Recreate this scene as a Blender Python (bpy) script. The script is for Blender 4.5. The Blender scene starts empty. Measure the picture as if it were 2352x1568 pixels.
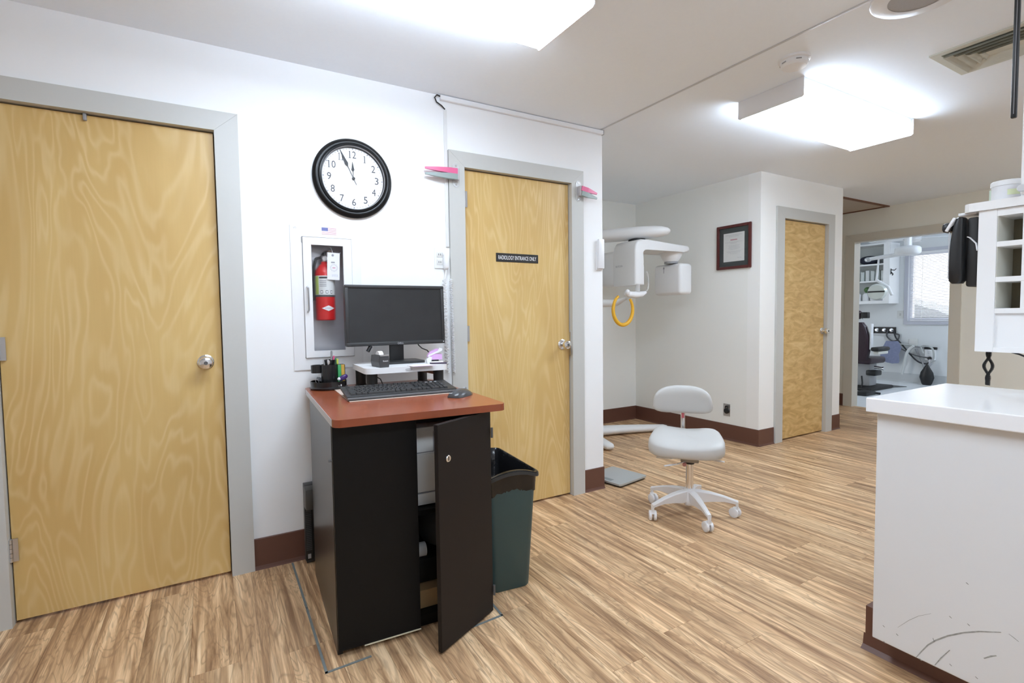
import bpy, bmesh, math, random
from mathutils import Vector, Matrix
random.seed(7)
R = math.radians
scene = bpy.context.scene
col = scene.collection

# ------------------------------------------------------------------ camera
YAW, PITCH, ROLL = 0.5331, -0.0509, -0.0133
CAM = Vector((-0.2376, -2.6923, 1.1933))
cd = bpy.data.cameras.new('camera'); co = bpy.data.objects.new('camera', cd); col.objects.link(co)
fwd = Vector((math.sin(YAW)*math.cos(PITCH), math.cos(YAW)*math.cos(PITCH), math.sin(PITCH)))
rt = Vector((math.cos(YAW), -math.sin(YAW), 0)); upv = rt.cross(fwd)
r2 = math.cos(ROLL)*rt + math.sin(ROLL)*upv; u2 = -math.sin(ROLL)*rt + math.cos(ROLL)*upv
m = Matrix((r2, u2, -fwd)).transposed().to_4x4(); m.translation = CAM
co.matrix_world = m
cd.sensor_width = 36; cd.lens = 1182.6/2352*36; cd.clip_start = .02
scene.camera = co

# ------------------------------------------------------------------ world, exposure
w = bpy.data.worlds.new('world'); scene.world = w; w.use_nodes = True
w.node_tree.nodes['Background'].inputs[0].default_value = (.93, .96, 1, 1)
w.node_tree.nodes['Background'].inputs[1].default_value = 2.2
vs = scene.view_settings
vs.view_transform = 'Standard'; vs.look = 'None'; vs.gamma = 1; vs.use_curve_mapping = False
vs.exposure = 0.84
scene.cycles.diffuse_bounces = 10; scene.cycles.max_bounces = 16
LAMP = 11.0          # emission of the fluorescent lenses

# ------------------------------------------------------------------ materials
MATS = {}
def nt(name):
    mt = bpy.data.materials.new(name); mt.use_nodes = True
    return mt, mt.node_tree, mt.node_tree.nodes['Principled BSDF']
def mat(name, c, rough=.5, metal=0, spec=.5, trans=0, alpha=1, noise=0, nscale=40, bump=0, coat=0):
    if name in MATS: return MATS[name]
    mt, t, b = nt(name)
    b.inputs['Base Color'].default_value = (*c, 1)
    b.inputs['Roughness'].default_value = rough
    b.inputs['Metallic'].default_value = metal
    b.inputs['Specular IOR Level'].default_value = spec
    b.inputs['Transmission Weight'].default_value = trans
    b.inputs['Alpha'].default_value = alpha
    b.inputs['Coat Weight'].default_value = coat
    tc = t.nodes.new('ShaderNodeTexCoord')
    n = t.nodes.new('ShaderNodeTexNoise'); n.inputs['Scale'].default_value = nscale; n.inputs['Detail'].default_value = 3
    t.links.new(tc.outputs['Object'], n.inputs['Vector'])
    if noise:
        mx = t.nodes.new('ShaderNodeMix'); mx.data_type = 'RGBA'
        t.links.new(n.outputs['Fac'], mx.inputs['Factor'])
        mx.inputs['A'].default_value = (*[max(0, v*(1-noise)) for v in c], 1)
        mx.inputs['B'].default_value = (*[min(1, v*(1+noise)) for v in c], 1)
        t.links.new(mx.outputs['Result'], b.inputs['Base Color'])
    if bump:
        bp = t.nodes.new('ShaderNodeBump'); bp.inputs['Strength'].default_value = bump; bp.inputs['Distance'].default_value = .002
        t.links.new(n.outputs['Fac'], bp.inputs['Height']); t.links.new(bp.outputs['Normal'], b.inputs['Normal'])
    MATS[name] = mt
    return mt
def emis(name, c, s):
    mt, t, b = nt(name)
    b.inputs['Base Color'].default_value = (*c, 1)
    b.inputs['Emission Color'].default_value = (*c, 1); b.inputs['Emission Strength'].default_value = s
    MATS[name] = mt; return mt
def math_node(t, op, a, b=None):
    n = t.nodes.new('ShaderNodeMath'); n.operation = op
    for i, v in enumerate((a, b)):
        if v is None: continue
        if isinstance(v, (int, float)): n.inputs[i].default_value = v
        else: t.links.new(v, n.inputs[i])
    return n.outputs[0]
def ramp(t, fac, stops):
    n = t.nodes.new('ShaderNodeValToRGB'); e = n.color_ramp.elements
    while len(e) < len(stops): e.new(.5)
    for el, (p, c) in zip(e, stops): el.position = p; el.color = (*c, 1)
    t.links.new(fac, n.inputs[0]); return n.outputs[0]
def mixc(t, fac, a, b, mode='MIX'):
    n = t.nodes.new('ShaderNodeMix'); n.data_type = 'RGBA'; n.blend_type = mode
    for k, v in (('Factor', fac), ('A', a), ('B', b)):
        if isinstance(v, (int, float)): n.inputs[k].default_value = v
        elif isinstance(v, tuple): n.inputs[k].default_value = (*v, 1)
        else: t.links.new(v, n.inputs[k])
    return n.outputs['Result']
def noise_at(t, vec, scale, detail=3, dist=0, rough=.5):
    n = t.nodes.new('ShaderNodeTexNoise'); n.inputs['Scale'].default_value = scale; n.inputs['Detail'].default_value = detail
    n.inputs['Distortion'].default_value = dist; n.inputs['Roughness'].default_value = rough
    t.links.new(vec, n.inputs['Vector']); return n.outputs['Fac']
def mapped(t, vec, sc, loc=(0,0,0)):
    n = t.nodes.new('ShaderNodeMapping'); n.inputs['Scale'].default_value = sc; n.inputs['Location'].default_value = loc
    t.links.new(vec, n.inputs['Vector']); return n.outputs[0]
def birch(name, off, sc=(1.9, 1, .40), flame=False):
    mt, t, b = nt(name)
    tc = t.nodes.new('ShaderNodeTexCoord').outputs['Object']
    v = mapped(t, tc, sc, off)
    n1 = noise_at(t, v, 1.7, 3.2, .75)
    s = math_node(t, 'SINE', math_node(t, 'MULTIPLY', n1, 130))
    s = math_node(t, 'MULTIPLY_ADD', s, .5); s.node.inputs[2].default_value = .5
    s = math_node(t, 'POWER', s, 2.4)
    big = noise_at(t, mapped(t, tc, (2.5, 1, .8), (off[2], 3, 1)), 1.3, 2, .3)
    fib = noise_at(t, mapped(t, tc, (140, 30, 5), off), 1, 2)
    if flame:
        fl = noise_at(t, mapped(t, tc, (3.5, 1, 10), off), 1.6, 3, 1.6)
        c = ramp(t, fl, [(.25, (.47, .28, .09)), (.5, (.64, .42, .165)), (.75, (.78, .57, .26))])
    else:
        base = ramp(t, big, [(.3, (.60, .385, .135)), (.7, (.74, .525, .215))])
        c = mixc(t, math_node(t, 'MULTIPLY', s, math_node(t, 'MULTIPLY', noise_at(t, mapped(t, tc, (3, 1, 1.2), off), 2.2, 2), .62)), base, (.87, .69, .38))
    c = mixc(t, math_node(t, 'MULTIPLY', fib, .22), c, (.52, .33, .12))
    t.links.new(c, b.inputs['Base Color'])
    b.inputs['Roughness'].default_value = .34; b.inputs['Specular IOR Level'].default_value = .45
    MATS[name] = mt; return mt
def plank_mat():
    mt, t, b = nt('vinyl_plank')
    tc = t.nodes.new('ShaderNodeTexCoord').outputs['Object']
    oi = t.nodes.new('ShaderNodeObjectInfo')
    cx = t.nodes.new('ShaderNodeCombineXYZ')
    t.links.new(math_node(t, 'MULTIPLY', oi.outputs['Random'], 37), cx.inputs[0]); t.links.new(math_node(t, 'MULTIPLY', oi.outputs['Random'], 91), cx.inputs[1])
    va = t.nodes.new('ShaderNodeVectorMath'); va.operation = 'ADD'; t.links.new(tc, va.inputs[0]); t.links.new(cx.outputs[0], va.inputs[1])
    v = va.outputs[0]
    g = noise_at(t, mapped(t, v, (6.5, 1.0, 1)), 1.5, 3, 1.1)
    s = math_node(t, 'SINE', math_node(t, 'MULTIPLY', g, 85))
    s = math_node(t, 'MULTIPLY_ADD', s, .5); s.node.inputs[2].default_value = .5
    s = math_node(t, 'POWER', s, 4)
    st = noise_at(t, mapped(t, v, (15, .75, 1)), 1.8, 6, .6, .66)
    dk = ramp(t, noise_at(t, mapped(t, v, (48, 1.4, 1)), 1.3, 4, .5), [(.56, (0, 0, 0)), (.70, (1, 1, 1))])
    fine = noise_at(t, mapped(t, v, (150, 5, 1)), 1, 3)
    c = ramp(t, st, [(.34, (.185, .098, .048)), (.45, (.36, .22, .118)), (.54, (.52, .345, .195)), (.66, (.72, .53, .33))])
    c = mixc(t, math_node(t, 'MULTIPLY', s, .42), c, (.16, .092, .05))
    c = mixc(t, math_node(t, 'MULTIPLY', fine, .22), c, (.24, .14, .07))
    c = mixc(t, math_node(t, 'MULTIPLY', dk, .62), c, (.12, .062, .032))
    rnd = math_node(t, 'MULTIPLY_ADD', oi.outputs['Random'], .32); rnd.node.inputs[2].default_value = 1.25
    hs = t.nodes.new('ShaderNodeHueSaturation'); t.links.new(rnd, hs.inputs['Value']); t.links.new(c, hs.inputs['Color'])
    hs.inputs['Saturation'].default_value = 1.0
    t.links.new(hs.outputs[0], b.inputs['Base Color'])
    b.inputs['Roughness'].default_value = .42; b.inputs['Specular IOR Level'].default_value = .35
    bp = t.nodes.new('ShaderNodeBump'); bp.inputs['Strength'].default_value = .25; bp.inputs['Distance'].default_value = .001
    t.links.new(st, bp.inputs['Height']); t.links.new(bp.outputs[0], b.inputs['Normal'])
    MATS['vinyl_plank'] = mt; return mt

PAINT = mat('paint_white', (.89, .895, .90), .75, spec=.2, noise=.012, nscale=3)
SHADETINT = mat('paint_shade_tint', (.85, .85, .815), .75, spec=.2, noise=.015, nscale=3)  # white wall paint with the mixed light of alcove and hall tinted in
CEIL = mat('ceiling_paint', (.885, .935, 1.0), .8, spec=.15, noise=.015, nscale=60, bump=.1)
TRIM = mat('trim_paint', (.56, .56, .535), .45, noise=.01)
TRIM2 = mat('trim_paint_tan', (.66, .62, .53), .45, noise=.01)
BASE = mat('brown_vinyl_base', (.130, .055, .037), .42, noise=.06, nscale=25)
BIRCH1 = birch('birch_one', (3.1, 0, 1.7)); BIRCH2 = birch('birch_two', (9.3, 0, 5.2), (2.2, 1, .34)); BIRCH3 = birch('birch_flame', (2, 1, 4), flame=True)
PLANK = plank_mat()
WHITE = mat('white_plastic', (.82, .82, .83), .35, noise=.01)
WHITE2 = mat('white_enamel', (.80, .80, .815), .3, noise=.01)
CABW = mat('white_laminate', (.86, .86, .86), .4, noise=.012, nscale=5)
CTOP = mat('counter_laminate', (.84, .84, .85), .22, noise=.01)
PANELW = mat('panel_laminate', (.72, .725, .73), .45, noise=.012, nscale=5)
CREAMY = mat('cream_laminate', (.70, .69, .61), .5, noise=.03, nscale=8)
DKGREEN = mat('brown_board', (.20, .17, .11), .6, noise=.05)  # brown back board of the cubbies
BLACK = mat('black_plastic', (.012, .012, .013), .38, noise=.05)
BLACKM = mat('black_matt', (.018, .017, .017), .55, noise=.08, nscale=60)
DESKBLK = mat('black_laminate', (.0045, .0045, .0048), .5, spec=.22, noise=.10, nscale=14)
DESKBRN = mat('black_laminate_brown', (.010, .007, .0065), .5, spec=.28, noise=.10, nscale=14)  # slightly lighter, browner black for the right cart door
GREYP = mat('grey_plastic', (.10, .10, .105), .42, noise=.04)
MIDGREY = mat('mid_grey', (.30, .30, .31), .45, noise=.03)
LTGREY = mat('light_grey_edge', (.55, .55, .57), .4, noise=.02)
CHERRY = mat('cherry_laminate', (.30, .075, .030), .22, noise=.22, nscale=9)
CHROME = mat('chrome', (.80, .80, .82), .16, 1, noise=.01)
STEEL = mat('brushed_steel', (.62, .62, .63), .35, 1, noise=.03)
GLASS = mat('cabinet_glass', (1, 1, 1), .02, trans=1, alpha=.25)
RED = mat('extinguisher_red', (.62, .018, .018), .28, noise=.02)
PAPER = mat('paper', (.85, .85, .86), .7, noise=.01)
INK = mat('ink', (.03, .03, .035), .6, noise=.05)
INKGREY = mat('ink_grey', (.30, .30, .33), .6, noise=.05)
SCREEN = mat('monitor_screen', (.022, .022, .023), .30, noise=.25, nscale=12)
BEZEL = mat('monitor_bezel', (.030, .030, .031), .45, noise=.05)
PINK = mat('pink_plastic', (.72, .13, .28), .35, noise=.02)
GREYGREEN = mat('grey_green_plastic', (.30, .36, .35), .35, noise=.02)
CLEAR = mat('clear_acrylic', (.80, .80, .80), .15, alpha=.45)
LILAC = mat('lilac_plastic', (.72, .42, .75), .35, noise=.02)
GREENBIN = mat('green_plastic_bin', (.036, .078, .084), .42, noise=.06, nscale=8)
BAG = mat('black_bag', (.010, .010, .011), .16, noise=.1, bump=.6, nscale=55)
VINYL = mat('pale_grey_vinyl', (.56, .555, .54), .42, noise=.015, nscale=6)
YELLOW = mat('yellow_plastic', (.85, .46, .03), .35, noise=.02)
MAHOG = mat('mahogany', (.095, .018, .016), .3, noise=.25, nscale=30)
MATBOARD = mat('green_grey_mat', (.045, .055, .055), .7, noise=.05)
SILVER = mat('silver_scale', (.50, .52, .52), .35, .4, noise=.02)
CARD = mat('cardboard', (.46, .29, .13), .8, noise=.06)
TAPE = mat('grey_floor_line', (.19, .215, .215), .5, noise=.15, nscale=60)
PURPLE = mat('purple_plastic', (.05, .02, .14), .3, noise=.05)
MAROON = mat('dark_maroon_leather', (.035, .016, .026), .35, noise=.15)
ROOMD = mat('pale_grey_paint', (.70, .71, .71), .75, noise=.02, nscale=3)
VFLOOR = mat('pale_sheet_floor', (.72, .73, .74), .35, noise=.03, nscale=6)
HATCHM = mat('hatch_panel', (.50, .43, .36), .7, noise=.05, nscale=8)
WOODTRIM = mat('brown_wood_trim', (.16, .055, .022), .5, noise=.1)
VENT = mat('vent_enamel', (.62, .62, .55), .5, noise=.03)
VENTDK = mat('vent_dark', (.20, .20, .16), .7, noise=.1)
BLUEC = mat('blue_cloth', (.22, .24, .36), .9, noise=.2)
LEAF = mat('hedge_leaf', (.075, .085, .085), .8, noise=1.0, nscale=22, bump=1)
LENS = emis('lamp_lens', (.755, .875, 1.01), LAMP)

# ------------------------------------------------------------------ builders
class B:
    def __init__(s): s.bm = bmesh.new()
    def _add(s, tmp):
        me = bpy.data.meshes.new('t'); tmp.to_mesh(me); tmp.free(); s.bm.from_mesh(me); bpy.data.meshes.remove(me)
    def box(s, a, b, bev=0, seg=2, M=None):
        t = bmesh.new(); bmesh.ops.create_cube(t, size=1)
        a, b = Vector(a), Vector(b)
        for v in t.verts: v.co = Vector(((a[i]+b[i])/2 + v.co[i]*abs(b[i]-a[i]) for i in range(3)))
        if bev: bmesh.ops.bevel(t, geom=t.edges[:], offset=bev, segments=seg, profile=.5, affect='EDGES', clamp_overlap=True)
        if M: bmesh.ops.transform(t, matrix=M, verts=t.verts)
        s._add(t); return s
    def cyl(s, p0, p1, r0, r1=None, seg=16, bev=0):
        if r1 is None: r1 = r0
        return s.tube([p0, p1], [r0, r1], seg)
    def tube(s, pts, r, seg=8, closed=False, flat=1):
        pts = [Vector(p) for p in pts]; n = len(pts)
        rs = r if isinstance(r, (list, tuple)) else [r]*n
        rings = []; prev = None
        for i, p in enumerate(pts):
            if closed: d = pts[(i+1) % n]-pts[i-1]
            else: d = pts[min(i+1, n-1)]-pts[max(i-1, 0)]
            d.normalize()
            if prev is None:
                a = Vector((0, 0, 1)) if abs(d.z) < .9 else Vector((1, 0, 0)); x = d.cross(a).normalized()
            else:
                x = (prev - d*prev.dot(d)).normalized()
            prev = x; y = d.cross(x)
            rings.append([s.bm.verts.new(p + rs[i]*(math.cos(2*math.pi*k/seg)*x + flat*math.sin(2*math.pi*k/seg)*y)) for k in range(seg)])
        m_ = n if closed else n-1
        for i in range(m_):
            A, C = rings[i], rings[(i+1) % n]
            for k in range(seg): s.bm.faces.new((A[k], A[(k+1) % seg], C[(k+1) % seg], C[k]))
        if not closed: s.bm.faces.new(rings[0][::-1]); s.bm.faces.new(rings[-1])
        return s
    def loft(s, rings, cap=True, close=True):
        vr = [[s.bm.verts.new(Vector(p)) for p in r] for r in rings]
        k = len(vr[0])
        for A, C in zip(vr, vr[1:]):
            for i in range(k if close else k-1): s.bm.faces.new((A[i], A[(i+1) % k], C[(i+1) % k], C[i]))
        if cap: s.bm.faces.new(vr[0][::-1]); s.bm.faces.new(vr[-1])
        return s
    def lathe(s, prof, c=(0, 0, 0), d=(0, 0, 1), seg=24, cap=True):
        d = Vector(d).normalized(); q = Vector((0, 0, 1)).rotation_difference(d); c = Vector(c)
        return s.loft([[c + q @ Vector((r*math.cos(2*math.pi*k/seg), r*math.sin(2*math.pi*k/seg), z)) for k in range(seg)] for r, z in prof], cap)
    def prism(s, poly, f, a, b):
        """poly 2-D points; f(u,v,t) -> 3-D; t from a to b"""
        A = [s.bm.verts.new(Vector(f(u, v, a))) for u, v in poly]; C = [s.bm.verts.new(Vector(f(u, v, b))) for u, v in poly]
        n = len(poly); s.bm.faces.new(A[::-1]); s.bm.faces.new(C)
        for i in range(n): s.bm.faces.new((A[i], A[(i+1) % n], C[(i+1) % n], C[i]))
        return s
    def ell(s, c, r, seg=20, rings=12, p=2.0, M=None):
        c = Vector(c); e = 2/p
        sg = lambda x: math.copysign(abs(x)**e, x)
        rr = []
        for j in range(rings+1):
            th = -math.pi/2 + math.pi*j/rings
            ct, stt = max(1e-4, math.cos(th)), math.sin(th)
            rr.append([Vector((r[0]*sg(ct)*sg(math.cos(2*math.pi*k/seg)), r[1]*sg(ct)*sg(math.sin(2*math.pi*k/seg)), r[2]*sg(stt))) for k in range(seg)])
        if M: rr = [[M @ v for v in q] for q in rr]
        return s.loft([[c+v for v in q] for q in rr])
    def build(s, name, mt, parent=None, smooth=True, label=None, kind=None, ang=38):
        bmesh.ops.recalc_face_normals(s.bm, faces=s.bm.faces[:])
        me = bpy.data.meshes.new(name); s.bm.to_mesh(me); s.bm.free()
        if smooth:
            for p in me.polygons: p.use_smooth = True
            me.set_sharp_from_angle(angle=R(ang))
        me.materials.append(mt)
        o = bpy.data.objects.new(name, me); col.objects.link(o)
        if parent: o.parent = parent
        if label: o['label'] = label
        if kind: o['kind'] = kind
        return o
def thing(name, label, cat, loc=(0, 0, 0), rz=0, group=None):
    o = bpy.data.objects.new(name, None); col.objects.link(o); o.empty_display_size = .05
    o.location = loc; o.rotation_euler = (0, 0, rz); o['label'] = label; o['category'] = cat
    if group: o['group'] = group
    return o
def tag(o, label, cat, group=None):
    o['label'] = label; o['category'] = cat
    if group: o['group'] = group
    return o
def struct(b, name, mt, smooth=False, label=None):
    o = b.build(name, mt, smooth=smooth); o['kind'] = 'structure'
    if label: o['label'] = label
    return o
def dup(o, parent):
    c = o.copy(); col.objects.link(c); c.parent = parent; return c
def text(name, s, W, H, loc, rot, mt, parent, th=.0004, bold=0):
    cu = bpy.data.curves.new(name, 'FONT'); cu.body = s; cu.align_x = 'CENTER'; cu.align_y = 'CENTER'; cu.resolution_u = 3; cu.offset = bold
    t = bpy.data.objects.new(name, cu); col.objects.link(t)
    me = bpy.data.meshes.new_from_object(t.evaluated_get(bpy.context.evaluated_depsgraph_get()))
    bpy.data.objects.remove(t); bpy.data.curves.remove(cu)
    xs = [v.co.x for v in me.vertices]; ys = [v.co.y for v in me.vertices]
    cx, cy = (max(xs)+min(xs))/2, (max(ys)+min(ys))/2; sx = W/(max(xs)-min(xs)); sy = H/(max(ys)-min(ys))
    for v in me.vertices: v.co = ((v.co.x-cx)*sx, (v.co.y-cy)*sy, th)
    me.name = name; me.materials.append(mt)
    o = bpy.data.objects.new(name, me); col.objects.link(o); o.location = loc; o.rotation_euler = rot
    if parent: o.parent = parent
    return o
WALLROT = (R(90), 0, 0)          # faces -y
SIDEROT = (R(90), 0, R(-90))     # faces -x
def arc(c, r, a0, a1, n, z=None):
    return [(c[0]+r*math.cos(R(a0+(a1-a0)*i/(n-1))), c[1]+r*math.sin(R(a0+(a1-a0)*i/(n-1)))) for i in range(n)]
def rrect(x0, x1, y0, y1, r, n=5):
    return arc((x1-r, y0+r), r, -90, 0, n)+arc((x1-r, y1-r), r, 0, 90, n)+arc((x0+r, y1-r), r, 90, 180, n)+arc((x0+r, y0+r), r, 180, 270, n)
XY = lambda u, v, t: (u, v, t)
XZ = lambda u, v, t: (u, t, v)
YZ = lambda u, v, t: (t, u, v)
def helix(p0, p1, r, turns, n=14, ph=0):
    p0, p1 = Vector(p0), Vector(p1); d = (p1-p0).normalized(); a = d.cross(Vector((0, 0, 1)) if abs(d.z) < .9 else Vector((1, 0, 0))).normalized(); b_ = d.cross(a)
    N = int(turns*n)
    return [p0+(p1-p0)*i/N + r*(math.cos(ph+2*math.pi*i/n)*a+math.sin(ph+2*math.pi*i/n)*b_) for i in range(N+1)]

# ------------------------------------------------------------------ room shell
HC = 2.408
def wall(name, axis, t0, t1, a0, a1, holes=(), mt=PAINT, z1=HC):
    """axis 'x': wall runs along x, thickness y t0..t1; axis 'y': runs along y"""
    b = B(); cuts = sorted({a0, a1, *[h[0] for h in holes], *[h[1] for h in holes]})
    for c0, c1 in zip(cuts, cuts[1:]):
        zs = [(0, z1)]
        for h in holes:
            if h[0] <= c0 and c1 <= h[1]:
                zs = [q for z in zs for q in ((z[0], h[2]), (h[3], z[1])) if q[1]-q[0] > 1e-4]
        for za, zb in zs:
            if axis == 'x': b.box((c0, t0, za), (c1, t1, zb))
            else: b.box((t0, c0, za), (t1, c1, zb))
    return struct(b, name, mt)
DH = 2.032
xA0, xA1, xB0, xB1, xW = -.936, -.182, 1.044, 1.799, 2.067
Ya, X2, Yc, xC0, xC1, X3, X4 = 1.614, 3.931, .094, 4.261, 4.979, 5.257, 6.654
yD0, yD1, XR = .649, -.305, 9.68
fx0, fx1, fz0, fz1 = .170, .407, .995, 1.59
J = .018
wall('wall_left', 'x', 0, .12, -2.6, xW, [(xA0-J, xA1+J, 0, DH+J), (xB0-J, xB1+J, 0, DH+J), (fx0, fx1, fz0, fz1)])
wall('wall_alcove_left', 'y', xW-.11, xW, .12, Ya, mt=SHADETINT)
wall('wall_alcove_back', 'x', Ya, Ya+.12, xW-.11, X2+.12, mt=SHADETINT)
wall('wall_alcove_right', 'y', X2, X2+.12, Yc+.12, Ya, mt=SHADETINT)
wall('wall_closet', 'x', Yc, Yc+.12, X2, X3, [(xC0-J, xC1+J, 0, DH+J)], mt=mat('paint_closet_light_tint', (.88, .875, .85), .75, noise=.012, nscale=3))  # closet wall: mixed room light tinted into the white paint colour
wall('wall_hall_left', 'y', X3-.12, X3, Yc+.12, 2.6, mt=SHADETINT)
wall('wall_hall_end', 'x', 2.6, 2.72, X3-.12, X4+.12, mt=SHADETINT)
wall('wall_far', 'y', X4, X4+.12, -4.6, 2.6, [(yD1-J, yD0+J, 0, DH+J)], mt=mat('paint_far_light_tint', (.88, .865, .78), .75, noise=.02, nscale=3))  # far wall: yellowish cast of the light put into its colour
wall('wall_right', 'x', -4.72, -4.6, -2.6, X4+.12)
wall('wall_back', 'y', -2.72, -2.6, -4.72, .12)
# treatment room beyond the doorway
WY0, WY1, WZ0, WZ1 = .42, 1.30, 1.005, 2.13
wall('wall_treatment_back', 'y', XR, XR+.14, -1.2, 3.4, [(WY0, WY1, WZ0, WZ1)], mt=ROOMD)
wall('wall_treatment_left', 'x', 3.4, 3.52, X4+.12, XR+.14, mt=ROOMD)
wall('wall_treatment_right', 'x', -1.32, -1.2, X4+.12, XR+.14, mt=ROOMD)
# behind the two closed doors of the left wall
struct(B().box((-2.6, .9, 0), (xW-.11, 1.0, HC)), 'wall_behind', PAINT)
struct(B().box((X2+.12, .9, 0), (X3-.12, 1.0, HC)), 'wall_closet_back', PAINT)
ceil = struct(B().box((-2.72, -4.72, HC), (XR+.14, 3.52, HC+.1)), 'ceiling', CEIL)
B().box((2.035, -4.6, HC-.0035), (2.049, .0, HC-.0003), .001).build('joint_strip', LTGREY, ceil)
# ceiling access panel against the far wall
hp = B().box((5.30, .31, HC-.003), (X4-.02, 1.6, HC)).build('access_panel', HATCHM, ceil, label='beige access panel set in the ceiling')
B().box((5.262, .285, HC-.012), (X4-.001, .318, HC)).box((X4-.03, .318, HC-.012), (X4-.001, 1.6, HC)).build('panel_edging', WOODTRIM, ceil)

floor = struct(B().box((-2.72, -4.72, -.08), (X4+.06, 3.52, -.004)), 'floor', mat('subfloor', (.05, .03, .018), .8))
fl2 = struct(B().box((X4+.06, -1.32, -.08), (XR+.14, 3.52, 0)), 'floor_treatment', VFLOOR)
PW, PL = .152, 1.22
plank_me = None
def make_plank(x0, x1, y0, y1):
    global plank_me
    full = abs((x1-x0)-PW) < 1e-6 and abs((y1-y0)-PL) < 1e-6
    if full and plank_me:
        o = bpy.data.objects.new('plank', plank_me); col.objects.link(o); o.parent = floor
    else:
        hx, hy = (x1-x0)/2-.0003, (y1-y0)/2-.0003
        o = B().box((-hx, -hy, -.004), (hx, hy, 0), .0006, 1).build('plank', PLANK, floor, smooth=False)
        if full: plank_me = o.data
    o.location = ((x0+x1)/2, (y0+y1)/2, 0)
nx = int((X4+.06+1.55)/PW)
for i in range(nx+1):
    x0 = -1.55+i*PW; x1 = min(x0+PW, X4+.06)
    ylim0 = -3.1 if x0 < 1.2 else -2.3
    if x0 > 3.2: ylim0 = -2.0
    ylim1 = .0 if x0 < xW else (Ya if x0 < X2 else (.1 if x0 < X3-.1 else 1.7))
    y = ylim0 - random.random()*PL
    while y < ylim1:
        make_plank(x0, x1, y, min(y+PL, ylim1+.1)); y += PL
o = B().box((-2.72, -4.72, -.004), (-1.55, 3.5, 0)).box((-1.55, -4.72, -.004), (X4, -4.2, 0)).box((1.2, -4.2, -.004), (X4, -3.45, 0)).build('plank_field', PLANK, floor, smooth=False); o['kind'] = 'stuff'

# doors -------------------------------------------------------------
def casing(name, axis, face, a0, a1, w=.095, th=.018, mt=TRIM, z=DH, depth=.12, sgn=-1):
    """flat casing round an opening, face = wall plane, proud towards sgn"""
    b = B(); f0, f1 = sorted((face+sgn*th, face))
    j0, j1 = sorted((face, face-sgn*depth))
    def bx(p0, p1, q0, q1, z0, z1, bev=.002):
        if axis == 'x': b.box((p0, q0, z0), (p1, q1, z1), bev, 1)
        else: b.box((q0, p0, z0), (q1, p1, z1), bev, 1)
    zt = z+w*.9
    f = (lambda u, v, q: (u, q, v)) if axis == 'x' else (lambda u, v, q: (q, u, v))
    o = B().prism([(a0-w, zt), (a0+.0006, z), (a1-.0006, z), (a1+w, zt)], f, f0, f1).build(name, mt, smooth=False); o['kind'] = 'structure'
    B().prism([(a0-w, 0), (a0, 0), (a0, z), (a0-w, zt-.0008)], f, f0, f1).build('side_casing', mt, o, smooth=False)
    B().prism([(a1, 0), (a1+w, 0), (a1+w, zt-.0008), (a1, z)], f, f0, f1).build('side_casing', mt, o, smooth=False)
    b = B()
    bx(a0-J, a0, j0, j1, 0, z, 0); bx(a1, a1+J, j0, j1, 0, z, 0); bx(a0-J, a1+J, j0, j1, z, z+J, 0)
    b.build('jamb', mt, o, smooth=False)
    return o
def knob(parent, p, d, r=.027, name='door_knob'):
    p, d = Vector(p), Vector(d)
    k = B().lathe([(.033, 0), (.033, .004), (.026, .008), (.013, .011), (.012, .028), (.017, .034), (r, .043), (r*1.04, .055), (r*.93, .064), (r*.5, .068)], p, d, 24).build(name, CHROME, parent)
    B().lathe([(.008, .067), (.008, .0705)], p, d, 14).build('keyhole', GREYP, k)
    return k
def hinge(parent, p, axis=(0, 0, 1), mt=STEEL):
    p = Vector(p); b = B()
    for i in range(5): b.cyl(p+Vector((0, 0, -.045+i*.018)), p+Vector((0, 0, -.045+i*.018+.0165)), .0075, seg=10)
    b.box(p+Vector((-.004, 0, -.045)), p+Vector((.022, .006, .045)))
    b.build('hinge', mt, parent)
def door(name, x0, x1, face, mt, kx, hx):
    g = .004
    d = B().box((x0+g, face+.016, .012), (x1-g, face+.056, DH-.006), .0015, 1).build(name, mt, smooth=False); d['kind'] = 'structure'
    knob(d, (kx, face+.016, 1.0), (0, -1, 0))
    for z in (1.86, 1.09, .30): hinge(d, (hx, face+.004, z))
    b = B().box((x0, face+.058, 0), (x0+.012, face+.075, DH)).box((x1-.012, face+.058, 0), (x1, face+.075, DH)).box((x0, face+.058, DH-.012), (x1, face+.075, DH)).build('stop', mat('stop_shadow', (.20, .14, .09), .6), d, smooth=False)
    return d
casing('trim_1', 'x', 0, xA0, xA1)
d1 = door('door_1', xA0, xA1, 0, BIRCH1, -.251, xA0+.003)
B().box((-.640, .002, DH-.030), (-.628, .018, DH-.002), .003).build('door_bumper', MIDGREY, d1)
casing('trim_2', 'x', 0, xB0, xB1)
d2 = door('door_2', xB0, xB1, 0, BIRCH2, 1.738, xB0+.003)
B().box((xB1-.006, -.001, .93), (xB1+.002, .02, 1.08), .001).build('strike_plate', STEEL, d2)
casing('trim_3', 'x', Yc, xC0, xC1, w=.11)
d3 = door('door_3', xC0, xC1, Yc, BIRCH3, 4.940, xC0+.003)
casing('trim_4', 'y', X4, yD1, yD0, w=.102, mt=TRIM2)
d4 = B().box((X4+.13, yD1-.05, .012), (X4+.86, yD1-.012, DH-.006), .0015, 1).build('door_4', mat('dark_wood_edge', (.16, .06, .03), .5, noise=.1), smooth=False); d4['kind'] = 'structure'
hinge(d4, (X4+.125, yD1-.008, 1.1))

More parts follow.
